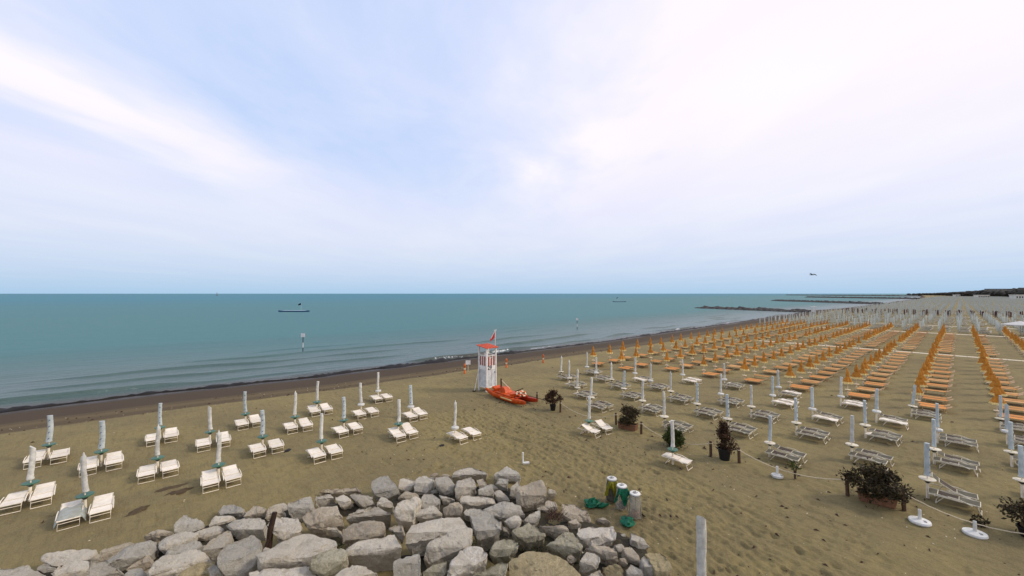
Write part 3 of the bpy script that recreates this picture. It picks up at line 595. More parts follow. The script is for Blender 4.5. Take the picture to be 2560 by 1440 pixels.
(10.28,14.37,1,'mid-sized pale grey boulder, nineteenth from right in the second tier of the rock heap','-60,-1,82;-22,37,82;56,48,83;37,-21,80;28,-41,68;-7,-31,53;-37,-18,54;-62,-11,45;-58,-2,84;28,-40,72;-32,13,23;0,46,23;65,56,23;48,-2,20;41,-19,9;12,-11,-7;-14,-1,-6;-34,5,-14;-30,13,24;40,-18,13'),
(11.32,14.56,2,'small brownish boulder, seventeenth from right in the second tier of the rock heap','-3,43,48;29,31,50;6,-34,50;-30,-17,29;-4,-36,47;-31,-8,46;8,42,14;35,33,16;15,-22,15;-16,-9,-5;6,-24,12;-16,-1,12'),
(10.95,13.77,0,'small grey boulder, sixteenth from right in the second tier of the rock heap','-29,22,55;19,25,60;25,-24,61;12,-31,33;-42,1,48;19,-28,52;-42,5,60;-14,26,22;26,29,27;30,-12,28;20,-18,0;-25,8,15;26,-15,19;-24,11,27'),
(12.92,14.66,0,'angular slab-topped grey boulder in the back edge of the rock heap','-72,22,30;-48,34,47;27,48,59;44,-14,51;28,-64,31;26,-67,18;-9,-33,27;-53,3,23;-62,25,44;29,-53,43;-43,36,-25;-23,46,-16;40,59,-4;53,8,-12;39,-35,-25;37,-37,-25;8,-10,-25;-28,20,-25;-35,38,-19;40,-25,-20'),
(11.84,13.78,0,'mid-sized grey boulder, fourteenth from right in the second tier of the rock heap','-36,14,65;6,34,67;38,0,68;7,-36,30;-19,-18,49;11,-30,60;-43,0,68;-21,21,27;15,38,29;41,11,31;15,-21,-7;-7,-6,11;18,-15,22;-26,9,30'),
(11.85,12.95,1,'mid-sized pale grey boulder, twelfth from right in the second tier of the rock heap','-45,-7,45;-22,11,68;40,23,74;32,-10,68;-5,-22,61;-16,-31,35;-34,0,67;-1,-23,63;-25,7,-1;-6,23,22;45,33,27;38,5,22;7,-5,14;-2,-12,-11;-16,13,20;11,-6,17'),
(11.52,13.97,1,'small pale grey boulder, fifteenth from right in the second tier of the rock heap','-17,26,50;3,18,50;7,-29,43;-8,-18,32;6,-19,45;-15,3,47;-6,27,25;10,21,25;13,-18,18;1,-10,7;12,-10,20;-5,8,22'),
(11.10,12.94,1,'small pale grey boulder, thirteenth from right in the second tier of the rock heap','-23,26,64;10,27,70;10,-29,61;11,-38,41;-23,-4,47;7,-26,62;-26,12,62;-9,30,32;17,31,38;17,-15,29;17,-23,9;-10,5,15;14,-13,29;-13,18,30'),
(11.77,11.93,2,'large cream-brown boulder in the back edge of the rock heap','-76,8,88;-25,56,92;20,27,95;81,15,99;56,-38,95;26,-66,69;-23,-36,61;-49,-25,40;-68,-6,61;-75,8,90;23,-69,91;-44,27,14;-2,67,18;36,44,21;86,35,25;65,-10,21;39,-34,-5;-2,-9,-13;-23,0,-25;-38,15,-14;-44,27,16;37,-36,16'),
(13.19,12.12,2,'small brownish boulder, sixth from right in the back edge of the rock heap','1,24,36;20,2,38;5,-32,34;-19,-14,14;-17,-3,31;5,29,10;20,11,12;8,-18,7;-12,-3,-12;-11,6,4'),
(10.16,13.31,1,'large pale grey boulder, eighteenth from right in the second tier of the rock heap','-83,37,70;-44,60,70;14,17,67;51,-46,62;51,-61,52;0,-45,42;-54,-15,53;50,-61,52;-85,8,72;-48,51,-8;-15,71,-7;33,36,-11;62,-16,-16;62,-29,-25;20,-16,-25;-25,8,-24;61,-28,-25;-50,27,-6'),
(10.31,11.95,0,'large grey boulder, eighth from right in the third tier of the rock heap','-74,40,74;-44,48,79;0,28,83;33,1,84;46,-48,80;41,-80,60;8,-58,53;-39,-18,58;-59,3,66;39,-71,71;-75,21,74;-40,55,-4;-15,62,1;21,46,5;48,23,6;59,-17,2;54,-44,-18;27,-26,-25;-12,7,-21;-28,24,-12;52,-36,-7;-41,38,-4'),
(12.17,11.45,3,'mid-sized whitish boulder, tenth from right in the second tier of the rock heap','-50,33,39;7,24,46;41,-30,48;24,-53,38;-10,-28,27;-41,3,30;25,-51,41;-48,26,39;-29,44,-14;18,38,-7;46,-7,-6;32,-27,-15;3,-6,-25;-22,20,-23;32,-25,-12;-28,38,-14'),
(12.56,10.21,2,'tan boulder beside the green bag in the back edge of the rock heap','-18,56,62;-1,57,64;26,12,58;34,-57,48;24,-71,24;0,-52,21;-39,-14,32;-64,14,50;31,-60,47;-64,14,49;-1,65,2;13,66,3;35,28,-2;41,-29,-13;32,-41,-25;12,-25,-25;-20,6,-25;-40,29,-10;38,-31,-13;-40,29,-12'),
(8.63,14.43,0,'mid-sized grey boulder, eighteenth from left in the second tier of the rock heap','-59,1,59;-9,50,79;22,28,75;30,-21,65;15,-37,56;-28,-23,44;-52,4,69;18,-35,60;-35,8,16;8,49,36;33,31,32;39,-9,22;27,-23,13;-9,-11,1;-29,10,26;28,-22,17'),
(9.40,14.43,0,'small grey boulder, twenty-first from left in the second tier of the rock heap','-25,35,59;-2,10,54;20,-26,42;17,-27,33;-30,-1,41;8,-18,50;-35,5,55;-8,35,25;11,14,21;29,-16,9;26,-17,0;-13,5,7;19,-9,16;-16,10,22'),
(9.46,15.59,0,'small grey boulder, nineteenth from left in the second tier of the rock heap','-28,14,36;10,2,38;11,-18,25;-13,-7,27;7,-14,33;-25,18,36;-12,13,12;20,3,15;21,-13,1;1,-5,4;17,-10,9;-9,16,12'),
(8.85,13.19,2,'mid-sized brownish boulder, eleventh from right in the third tier of the rock heap','-41,21,77;-16,21,87;31,1,83;28,-22,78;4,-41,60;-38,2,53;-40,20,78;15,-39,82;-21,26,38;0,26,48;39,10,44;36,-10,39;16,-25,21;-19,10,14;-20,25,39;24,-23,43'),
(8.08,13.65,1,'mid-sized pale grey boulder, eleventh from left in the third tier of the rock heap','-59,15,74;-29,34,75;3,-2,78;29,-5,82;32,-43,65;27,-43,55;-23,-14,51;-53,7,59;-47,27,71;29,-41,67;-32,23,23;-7,40,23;19,11,26;41,8,30;42,-24,13;38,-24,3;-3,0,0;-27,17,8;-22,34,19;40,-22,16'),
(7.44,14.09,1,'mid-sized pale grey boulder, sixteenth from left in the second tier of the rock heap','-62,1,88;-26,40,105;9,36,106;55,14,103;23,-24,95;1,-40,76;-7,-45,53;-45,-18,64;-55,7,98;9,-39,92;-33,13,29;-3,46,46;26,43,46;64,25,43;37,-7,35;18,-21,17;12,-25,-7;-20,-3,5;-27,18,39;25,-20,32'),
(8.40,15.86,2,'mid-sized brownish boulder, seventeenth from left in the second tier of the rock heap','-52,14,38;-35,18,52;-11,26,53;31,-22,42;27,-41,32;-20,-11,32;-43,14,47;26,-34,42;-25,20,-8;-11,23,6;9,30,7;43,-9,-4;40,-25,-14;1,-1,-14;-17,19,1;39,-19,-4'),
(9.30,12.56,0,'mid-sized grey boulder, tenth from right in the third tier of the rock heap','-47,2,75;-12,29,74;24,6,75;26,-35,64;-23,-14,55;-37,12,73;22,-33,67;-27,10,37;3,33,36;32,14,37;33,-21,25;-7,-4,17;-18,18,35;30,-19,29'),
(8.91,11.29,0,'heart-shaped grey boulder in the third tier of the rock heap','-38,47,103;-12,73,109;16,71,111;13,18,106;44,13,109;45,-27,105;18,-72,98;-12,-70,87;-54,-40,72;-64,-29,75;2,-74,96;-64,-14,95;-15,55,33;8,77,39;31,76,41;28,32,36;53,28,39;53,-6,35;30,-44,28;6,-42,17;-29,-18,2;-37,-9,5;17,-46,26;-37,3,25'),
(7.28,11.92,1,'long bright flat-topped slab in the third tier of the rock heap','-110,10,94;-101,17,126;-36,88,103;100,-7,121;91,-59,120;77,-100,119;25,-52,112;-23,-21,103;-84,-2,89;-101,17,125;9,-40,110;-65,32,4;-58,38,36;-3,98,13;109,21,31;101,-23,30;89,-57,29;46,-18,22;6,7,13;-44,22,-1;-58,38,35;33,-8,20'),
(7.05,10.94,1,'long pitted slab in the front tier of the rock heap','-79,18,119;-51,25,134;22,20,128;96,2,120;68,-62,116;3,-57,111;-64,-10,81;-74,4,92;-74,16,125;29,-75,123;-43,36,36;-19,42,51;42,39,45;102,25,37;79,-29,33;25,-26,28;-30,13,-2;-39,24,9;-38,34,42;46,-40,40'),
(6.74,11.95,1,'small pale grey boulder, seventh from left in the front tier of the rock heap','-44,3,72;17,17,89;22,-7,89;-12,-13,78;-19,1,88;0,-16,88;-26,7,42;26,19,59;29,-1,58;1,-6,48;-5,5,58;11,-9,58'),
(5.72,10.80,0,'dark grey block in the front tier of the rock heap','-42,13,134;-19,20,133;43,22,129;30,-16,128;7,-51,95;-26,-34,89;-53,-8,100;18,-36,127;-45,8,132;-17,27,71;2,33,70;54,36,67;42,4,65;23,-26,32;-4,-12,26;-26,9,38;32,-13,65;-20,23,70'),
(7.18,9.91,3,'bright white boulder in the front tier of the rock heap','-73,4,107;-7,37,119;38,25,127;48,6,127;48,-34,123;34,-51,119;-13,-32,104;-39,-21,91;-73,-4,83;-64,2,116;-3,-41,113;-43,20,39;12,49,52;49,40,59;58,24,59;57,-10,55;45,-24,51;6,-9,36;-16,0,24;-43,14,15;-36,19,48;14,-16,45'),
(8.59,9.92,4,'greenish squared boulder in the front tier of the rock heap','-47,15,83;-5,32,89;38,21,92;43,-24,94;23,-46,94;-5,-33,75;-35,-5,68;-46,9,75;-43,13,88;14,-46,93;-28,23,39;8,39,45;43,30,48;47,-8,50;30,-26,49;7,-16,31;-18,7,24;-27,19,31;-24,22,44;23,-26,49'),
(9.79,9.89,4,'mid-sized greenish boulder, sixth from right in the third tier of the rock heap','-58,32,98;21,30,93;42,9,90;39,-38,85;22,-48,76;-7,-29,78;-38,-14,66;-56,4,88;26,-47,85;-61,10,93;-35,43,42;31,43,38;48,25,34;45,-14,29;31,-23,20;7,-8,22;-19,4,10;-34,20,32;34,-22,29;-38,24,37'),
(9.95,10.96,1,'small pale grey boulder, seventh from right in the third tier of the rock heap','-30,25,77;-6,16,81;28,-7,87;12,-31,81;1,-27,59;-22,-8,62;12,-30,81;-29,18,76;-17,31,44;3,23,49;31,5,54;17,-16,49;8,-12,27;-10,3,30;17,-15,49;-16,25,44'),
(10.88,10.86,1,'small pale grey boulder, eleventh from right in the second tier of the rock heap','-45,15,48;-9,14,69;40,-2,75;11,-30,63;-9,-21,47;-26,7,67;12,-29,67;-31,24,14;0,24,35;40,11,42;16,-13,29;-1,-6,13;-15,18,33;17,-12,33'),
(10.95,9.98,2,'mid-sized brownish boulder, ninth from right in the second tier of the rock heap','-42,28,57;-34,38,70;34,-28,64;24,-65,63;-3,-35,46;-29,5,49;-41,28,59;32,-43,63;-21,39,3;-14,48,15;42,-6,10;32,-37,9;11,-12,-8;-10,20,-5;-20,40,5;40,-19,9'),
(11.96,9.77,2,'small brownish boulder, eighth from right in the second tier of the rock heap','-21,14,46;26,8,47;11,-26,43;5,-27,28;-21,1,32;14,-21,45;-24,9,45;-14,23,20;25,18,22;12,-11,17;6,-12,3;-15,11,6;14,-6,19;-17,18,20'),
(10.28,8.74,4,'squared grey-green boulder in the third tier of the rock heap','-64,36,93;21,38,90;57,19,86;37,-43,79;5,-68,87;-32,-22,57;-42,1,74;7,-67,93;-49,14,78;-40,48,32;31,51,29;60,36,25;43,-17,19;16,-38,26;-15,0,-4;-23,19,14;17,-37,32;-28,30,17'),
(11.83,8.67,3,'rough pale boulder near the bins in the second tier of the rock heap','-62,44,64;-29,54,64;24,40,64;67,-24,64;43,-56,64;18,-72,57;-7,-52,45;-37,-24,33;-60,5,41;28,-65,64;-71,22,63;-36,57,-6;-9,66,-5;35,55,-5;70,2,-5;49,-24,-5;28,-39,-12;8,-22,-24;-17,1,-25;-36,25,-25;37,-33,-5;-44,39,-6'),
(11.13,7.80,2,'mid-sized brownish boulder, sixth from right in the second tier of the rock heap','-34,53,67;21,10,69;31,-12,69;3,-53,70;-16,-31,49;-23,-3,64;2,-47,75;-24,0,64;-18,63,15;27,28,17;35,9,17;11,-25,18;-4,-8,-3;-10,16,12;10,-20,23;-11,19,12'),
(8.89,8.46,5,'wide sandy-topped flat boulder in the front tier of the rock heap','-63,89,81;32,83,84;62,40,85;68,-37,85;47,-112,84;-13,-93,69;-122,16,69;11,-108,83;-121,18,77;-31,95,-9;49,92,-6;73,56,-5;76,-8,-5;57,-71,-6;8,-56,-21;-81,33,-21;28,-69,-7;-80,35,-13'),
(9.92,8.27,2,'small brownish boulder, fourth from right in the third tier of the rock heap','-11,10,76;18,10,76;7,-22,72;-6,-15,61;-14,-3,65;6,-18,75;-13,5,75;-5,17,53;18,17,53;9,-10,49;-2,-3,38;-8,6,43;8,-6,52;-7,13,52'),
(10.10,7.65,1,'mid-sized pale grey boulder, third from right in the third tier of the rock heap','-36,23,73;9,22,99;36,-12,100;15,-32,95;-5,-39,82;-28,-6,59;-35,13,92;10,-35,94;-22,34,29;15,34,56;38,6,57;20,-12,52;3,-17,38;-15,10,15;-21,25,49;16,-13,51'),
(9.64,7.20,2,'mid-sized brownish boulder, second from right in the third tier of the rock heap','-33,23,81;-14,14,90;30,-4,95;14,-43,94;-9,-21,69;-31,21,83;13,-42,93;-19,32,42;-3,25,50;33,11,55;19,-22,55;0,-4,29;-18,31,44;18,-22,54'),
(10.44,7.07,5,'mid-sized sandy boulder, first from right in the third tier of the rock heap','-26,25,83;21,12,81;27,-24,76;3,-43,65;-30,-3,53;17,-31,75;-31,12,73;-17,34,47;23,24,45;27,-6,40;7,-22,29;-20,11,17;19,-12,39;-21,23,37'),
(12.79,8.32,1,'small pale grey boulder, third from right in the back edge of the rock heap','-1,13,27;22,-6,30;7,-23,20;-15,-3,14;6,-20,25;-11,4,26;-3,22,9;16,6,12;3,-8,2;-15,8,-4;3,-6,7;-11,14,8'),
(12.76,7.66,1,'mid-sized pale grey boulder, second from right in the back edge of the rock heap','-28,7,46;11,30,52;23,-3,49;13,-45,34;-9,-25,16;-21,-7,27;13,-30,45;-27,6,41;-17,21,4;15,41,10;25,14,7;16,-22,-8;-2,-6,-25;-11,9,-15;16,-9,3;-16,20,-2'),
(11.86,7.34,2,'small brownish boulder, third from right in the second tier of the rock heap','-10,23,57;18,14,58;11,-25,52;-4,-38,37;-17,-8,37;10,-26,52;-18,5,48;-5,33,23;18,26,24;12,-6,18;-1,-17,3;-12,7,3;11,-7,18;-12,18,14'),
(11.60,6.66,3,'narrow pale wedge boulder in the second tier of the rock heap','-4,19,66;19,23,69;21,1,70;0,-43,50;-17,-27,37;-22,-5,64;-3,-30,66;-22,-5,64;4,31,21;23,35,24;24,17,24;6,-21,5;-8,-7,-9;-12,11,19;4,-10,20;-11,11,19'),
(11.83,6.28,5,'lichen-spotted sandy boulder at the right end of the rock heap','5,60,70;61,32,71;39,-16,71;2,-51,72;-15,-59,52;-45,-30,38;-48,-11,61;-15,21,70;1,-51,72;-48,-8,70;17,71,0;63,49,1;44,8,2;12,-21,2;-2,-29,-18;-26,-5,-25;-28,11,-8;-1,38,1;12,-22,2;-28,14,1'),
(10.88,6.67,1,'mid-sized pale grey boulder, second from right in the second tier of the rock heap','-11,19,69;20,17,73;15,-21,74;2,-39,64;-24,-6,46;3,-31,73;-21,8,65;-4,30,32;21,29,37;17,-3,37;6,-19,27;-16,9,9;7,-12,37;-13,20,28'),
(12.00,7.88,1,'small pale grey boulder, fifth from right in the second tier of the rock heap','-2,14,42;20,-5,45;3,-22,32;-14,-9,28;7,-17,42;-11,2,39;-3,23,21;16,8,25;1,-7,11;-13,3,7;4,-3,21;-10,12,19'),
(13.20,9.42,2,'small brownish boulder, fourth from right in the back edge of the rock heap','-21,15,26;13,1,28;17,-38,17;-8,-11,10;8,-23,26;-20,10,24;-14,26,-6;14,15,-4;17,-18,-15;-3,5,-22;10,-5,-5;-13,22,-8'),
(11.44,7.39,2,'small brownish boulder, fourth from right in the second tier of the rock heap','0,10,44;12,-5,44;4,-20,36;-6,-4,34;7,-12,43;-6,0,40;-3,18,31;7,5,31;0,-7,23;-8,6,21;3,-1,30;-9,9,27'),
(9.41,10.77,1,'small pale grey boulder, second from right in the front tier of the rock heap','1,25,82;5,-9,81;2,-21,65;-16,-3,72;2,-14,79;-12,4,80;7,26,60;10,-2,60;7,-11,44;-7,3,51;7,-6,58;-4,9,59'),
(10.47,17.18,2,'small brownish boulder, eleventh from right in the back edge of the rock heap','-31,7,22;8,15,24;13,-11,22;-15,-7,14;-23,6,26;8,-11,22;-13,6,0;19,13,2;23,-9,0;0,-6,-8;-7,5,4;18,-9,0'),
(10.88,16.78,2,'small brownish boulder, tenth from right in the back edge of the rock heap','-34,14,16;-4,13,24;10,-14,20;4,-18,14;-22,11,23;9,-15,20;-17,14,-8;8,13,-1;19,-9,-4;14,-13,-10;-7,12,-1;19,-9,-4'),
(7.48,9.27,4,'mid-sized greenish boulder, fourth from right in the front tier of the rock heap','-69,22,98;-17,9,103;34,0,104;54,-22,103;18,-48,88;-50,-4,76;-56,14,101;23,-47,97;-43,35,39;1,25,45;43,18,46;59,0,44;29,-22,30;-27,13,17;-31,28,42;33,-21,38'),
(6.33,10.32,4,'mid-sized greenish boulder, eighth from left in the front tier of the rock heap','-38,15,103;-2,16,105;38,1,104;21,-32,96;-8,-25,72;-45,3,75;19,-32,96;-40,12,102;-19,22,61;12,23,64;45,11,63;30,-16,55;6,-12,31;-25,11,34;28,-16,55;-20,19,60'),
(3.02,15.20,1,'small pale grey boulder, sixth from left in the third tier of the rock heap','-22,5,63;-5,23,67;-1,0,66;-9,-2,55;-17,5,67;-3,-3,66;-1,-4,48;14,11,51;17,-9,51;10,-10,39;3,-4,51;15,-11,51'),
(1.61,14.62,0,'mid-sized grey boulder, first from left in the front tier of the rock heap','-25,13,102;3,32,103;3,-13,79;-20,-14,73;2,-12,95;-25,-5,100;-1,10,62;22,27,64;22,-11,40;2,-12,34;20,-10,56;-2,-5,61'),
]

ORD = ('first second third fourth fifth sixth seventh eighth ninth tenth eleventh twelfth thirteenth fourteenth fifteenth sixteenth '
       'seventeenth eighteenth nineteenth twentieth').split()
ORD += ['twenty-' + o for o in ORD[:9]] + ['thirtieth'] + ['thirty-' + o for o in ORD[:9]]

# ------------------------------------------------------------------ boulders
def make_rock(k, cx, cy, ci, label, data):
    pts = [tuple(int(q) / 100.0 for q in p.split(',')) for p in data.split(';')]
    bm = bmesh.new()
    for p in pts: bm.verts.new(p)
    r = bmesh.ops.convex_hull(bm, input=bm.verts[:])
    dead = [v for v in bm.verts if not v.link_faces]
    bmesh.ops.delete(bm, geom=dead, context='VERTS')
    size = max((max(v.co[a] for v in bm.verts) - min(v.co[a] for v in bm.verts)) for a in (0, 1, 2))
    rr = random.Random(k * 13 + 5)
    for cut in range(7):                     # knock off corners: flat fracture faces
        n_ = Vector((rr.gauss(0, 1), rr.gauss(0, 1), rr.gauss(0.5, 0.8))).normalized()
        far_ = max(bm.verts, key=lambda v: v.co.dot(n_)).co.dot(n_)
        pl = n_ * (far_ - size * rr.uniform(0.02, 0.075))
        g = bm.verts[:] + bm.edges[:] + bm.faces[:]
        res = bmesh.ops.bisect_plane(bm, geom=g, plane_co=pl, plane_no=n_, clear_outer=True)
        ed = [e for e in res['geom_cut'] if isinstance(e, bmesh.types.BMEdge)]
        if len(ed) > 2: bmesh.ops.contextual_create(bm, geom=ed)
    bmesh.ops.dissolve_limit(bm, angle_limit=R(6), verts=bm.verts[:], edges=bm.edges[:])
    bmesh.ops.bevel(bm, geom=bm.edges[:], offset=min(0.05, size * 0.028), segments=1, profile=0.6, affect='EDGES', clamp_overlap=True)
    bmesh.ops.triangulate(bm, faces=bm.faces[:])
    for it in range(4):
        long = [e for e in bm.edges if e.calc_length() > max(0.075, size * 0.06)]
        if not long: break
        bmesh.ops.subdivide_edges(bm, edges=long, cuts=1, use_grid_fill=False)
        bmesh.ops.triangulate(bm, faces=bm.faces[:])
    bm.normal_update()
    co = np.array([v.co[:] for v in bm.verts]); no = np.array([v.normal[:] for v in bm.verts])
    o1, o2 = k * 7.3, k * 3.9
    def n3(f, sd): return (fbm(co[:, 0] * f + o1, co[:, 1] * f + o2, 3, sd) + fbm(co[:, 1] * f + o2, co[:, 2] * f + o1, 3, sd + 5) + fbm(co[:, 2] * f - o1, co[:, 0] * f - o2, 3, sd + 9)) / 3 - 0.44
    amp = 0.30 if ci in (2, 3, 4) else 0.22
    dsp = n3(2.1, 3) * amp * min(1.2, size) + n3(6.5, 21) * 0.15
    crack = -np.clip(0.022 - np.abs(n3(1.7, 51)), 0, 1) * 2.2 * (0.5 if ci in (0, 1) else 1.0)
    ledge = np.floor(n3(1.15, 71) * 11) / 11 * 0.55 * min(1.0, size) + np.floor(n3(2.6, 88) * 9) / 9 * 0.16
    co = co + no * (dsp * 0.55 + crack + ledge * 0.6)[:, None]
    for v, c in zip(bm.verts, co): v.co = c
    me = bpy.data.meshes.new('boulder'); bm.to_mesh(me); bm.free()
    me.polygons.foreach_set('use_smooth', [True] * len(me.polygons)); me.set_sharp_from_angle(angle=R(28))
    me.materials.append(ROCKM[ci])
    o = ob('boulder', me, None, (cx, cy, 0))
    tag(o, label, 'boulder', 'boulders of the rock heap')
    return o
for k, (cx, cy, ci, label, data) in enumerate(ROCKS): make_rock(k, cx, cy, ci, label, data)
# near-black bed added under the boulders to paint the shade in the gaps
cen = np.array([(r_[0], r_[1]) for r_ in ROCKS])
def gap_shade_z(s, t):
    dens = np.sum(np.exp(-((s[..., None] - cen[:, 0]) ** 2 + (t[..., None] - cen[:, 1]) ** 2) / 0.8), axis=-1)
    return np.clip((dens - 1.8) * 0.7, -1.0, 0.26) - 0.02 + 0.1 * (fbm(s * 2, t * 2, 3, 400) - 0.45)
gap_bed = ob('gap_shade_bed', grid_mesh('gap_shade_bed', lin(cen[:, 0].min() - 2, cen[:, 0].max() + 2, 0.2), lin(cen[:, 1].min() - 2, cen[:, 1].max() + 2, 0.2), gap_shade_z, M['rubble']))
tag(gap_bed, 'dark bed added as painted shade in the gaps between the boulders', 'rubble', kind='structure')

# ------------------------------------------------------------------ sun loungers
def frame_rect(m, x, y0, z0, y1, z1, r=0.02):
    m.tube([(-x, y0, z0), (-x, y1, z1), (x, y1, z1), (x, y0, z0)], r, 6, closed=True)
def panel(m, x, y0, z0, y1, z1, th=0.012, sag=0.02, n=5):
    vs = []; fs = []
    for i in range(n + 1):
        u = i / n
        y = y0 + (y1 - y0) * u; z = z0 + (z1 - z0) * u - sag * math.sin(math.pi * u)
        vs += [(-x, y, z), (x, y, z), (x, y, z - th), (-x, y, z - th)]
    for i in range(n):
        for j in range(4): fs.append((i * 4 + j, i * 4 + (j + 1) % 4, (i + 1) * 4 + (j + 1) % 4, (i + 1) * 4 + j))
    fs += [(3, 2, 1, 0), (n * 4, n * 4 + 1, n * 4 + 2, n * 4 + 3)]
    m.add(vs, fs)

def lounger_spec(metal, seat_m, back_m, shade_m, tilt, shade_tilt, L=1.40, arms=True):
    """a folding beach bed; local y=0 is the foot end, y=L the head end"""
    W = 0.30; zh = 0.34
    f = MB()
    f.tube([(-W, 0.02, zh), (-W, L, zh + 0.02)], 0.02); f.tube([(W, 0.02, zh), (W, L, zh + 0.02)], 0.02)
    for y in (0.03, L * 0.40, L - 0.02): f.tube([(-W, y, zh), (W, y, zh)], 0.018)
    frame = f.mesh('lounger_frame', metal, 50)
    s = MB(); panel(s, W - 0.015, 0.04, zh + 0.022, L * 0.40, zh + 0.022); seat = s.mesh('lounger_seat', seat_m, 40)
    hy = L * 0.42; bl = L * 0.40
    by = hy + bl * math.cos(tilt); bz = zh + 0.035 + bl * math.sin(tilt)
    b = MB(); panel(b, W - 0.02, hy, zh + 0.045, by, bz + 0.012, sag=0.012); back = b.mesh('lounger_backrest', back_m, 40)
    bf = MB(); frame_rect(bf, W - 0.02, hy, zh + 0.03, by, bz, 0.016); bfr = bf.mesh('backrest_frame', metal, 50)
    sl = L * 0.20
    sy = by + sl * math.cos(shade_tilt) * 0.95; sz = bz + sl * math.sin(shade_tilt)
    sh = MB(); panel(sh, W - 0.03, by + 0.01, bz + 0.02, sy, sz + 0.02, sag=-0.012)
    shade = sh.mesh('lounger_shade', shade_m, 40)
    sf = MB(); frame_rect(sf, W - 0.01, by + 0.01, bz + 0.008, sy, sz + 0.008, 0.014); sfr = sf.mesh('shade_frame', metal, 50)
    l1 = MB(); l1.tube([(-W + 0.01, 0.13, zh), (-W + 0.01, 0.0, 0.015), (W - 0.01, 0.0, 0.015), (W - 0.01, 0.13, zh)], 0.019)
    l1.tube([(-W + 0.01, 0.085, 0.22), (W - 0.01, 0.085, 0.22)], 0.015)
    l2 = MB(); l2.tube([(-W + 0.02, L * 0.70, zh), (-W + 0.03, L * 0.86, 0.015), (W - 0.03, L * 0.86, 0.015), (W - 0.02, L * 0.70, zh)], 0.018)
    leg1 = l1.mesh('lounger_leg_front', metal, 50); leg2 = l2.mesh('lounger_leg_back', metal, 50)
    spec = [('frame', frame), ('seat', seat), ('backrest', back, [('backrest_frame', bfr)]), ('sun_shade', shade, [('shade_frame', sfr)]), ('leg', leg1), ('leg', leg2)]
    if arms:
        for sx in (-1, 1):
            a = MB(); a.tube([(sx * (W + 0.035), L * 0.62, zh + 0.10), (sx * (W + 0.045), L * 0.40, zh + 0.09), (sx * (W + 0.05), L * 0.16, zh - 0.03)], [0.016, 0.018, 0.022])
            spec.append(('armrest', a.mesh('lounger_armrest', metal, 50)))
    return spec
wm, gm = M['white_metal'], M['grey_metal']
PALE = [lounger_spec(wm, M['pale_fabric'], M['pale_fabric'], M['pale_fabric'], R(3), R(-10)),
        lounger_spec(wm, M['pale_fabric'], M['pale_fabric'], M['pale_fabric'], R(6), R(14)),
        lounger_spec(wm, M['pale_fabric'], M['pale_fabric'], M['pale_fabric'], R(2), R(-28)),
        lounger_spec(wm, M['pale_fabric'], M['pale_fabric'], M['pale_fabric'], R(24), R(4))]
GREY = [lounger_spec(gm, M['grey_fabric'], M['brown_fabric'], M['grey_fabric'], R(3), R(-6), 1.50),
        lounger_spec(gm, M['grey_fabric'], M['brown_fabric'], M['grey_fabric'], R(5), R(24), 1.50),
        lounger_spec(gm, M['grey_fabric'], M['grey_fabric'], M['pale_fabric'], R(2), R(-16), 1.50),
        lounger_spec(gm, M['grey_fabric'], M['brown_fabric'], M['grey_fabric'], R(30), R(40), 1.50)]

# ------------------------------------------------------------------ closed umbrellas in long covers
def sleeve_mesh(seed, top, r0, r1, mat, z0=0.92, z1=2.30):
    rr = random.Random(seed); n = 12; m = MB(); vs = []; fs = []
    rows = 11
    for i in range(rows):
        u = i / (rows - 1); z = z0 + (z1 - z0) * u
        r = r0 + (r1 - r0) * u + (0.018 * (1 - u / 0.12) if u < 0.12 else 0)
        for j in range(n):
            a = 2 * math.pi * j / n
            q = r * (1 + rr.uniform(-0.09, 0.09) + 0.10 * math.cos(2 * a + seed) + 0.05 * math.sin(5 * a + 3 * u * seed))
            zz = z
            if i == rows - 1 and top == 'slant': zz = z - 0.9 * r * math.cos(a)
            vs.append((q * math.cos(a) + 0.02 * math.sin(4 * u + seed), q * 0.8 * math.sin(a), zz + rr.uniform(-0.008, 0.008)))
    if top == 'point':
        for r, z in ((0.55, 0.06), (0.12, 0.19)):
            for j in range(n):
                a = 2 * math.pi * j / n; vs.append((r * r1 * math.cos(a), r * r1 * 0.8 * math.sin(a), z1 + z))
        rows += 2
    for i in range(rows - 1):
        for j in range(n): fs.append((i * n + j, i * n + (j + 1) % n, (i + 1) * n + (j + 1) % n, (i + 1) * n + j))
    fs.append(tuple((rows - 1) * n + j for j in range(n))); fs.append(tuple(reversed(range(n))))
    m.add(vs, fs)
    return m.mesh('umbrella_cover', mat, 50)
def mark_mesh(z, ang):
    m = MB(); r = 0.108
    for (u0, u1) in ((0, 1),):
        vs = []
        for (a, zz) in ((-0.42, -0.045), (0.10, -0.02), (0.42, 0.035), (-0.05, 0.02)):
            for q in (r, r + 0.012): vs.append((q * math.cos(ang + a), q * 0.86 * math.sin(ang + a), z + zz))
        m.add(vs, [(0, 2, 4, 6), (1, 7, 5, 3), (0, 1, 3, 2), (2, 3, 5, 4), (4, 5, 7, 6), (6, 7, 1, 0)])
    return m.mesh('blue_mark', M['blue_print'])
mk = MB(); mk.tube([(0, 0, 0), (0, 0, 2.25)], 0.024, 8); pole_me = mk.mesh('umbrella_pole', M['white_metal'], 40)
mk = MB(); mk.lathe([(0.055, -0.05), (0.05, 0.5), (0.042, 0.74)], 10); stub_me = mk.mesh('pole_socket', M['white_metal'], 40)
def dish(top_m, cone_m):
    a = MB().lathe([(0.12, 0.70), (0.27, 0.755), (0.275, 0.785), (0.25, 0.79), (0.03, 0.775)], 18).mesh('table_top', top_m, 40)
    b = MB().lathe([(0.05, 0.60), (0.13, 0.70), (0.10, 0.712)], 12).mesh('table_cone', cone_m, 40)
    return a, b
DISH = dish(M['green_table'], M['dark_cone'])
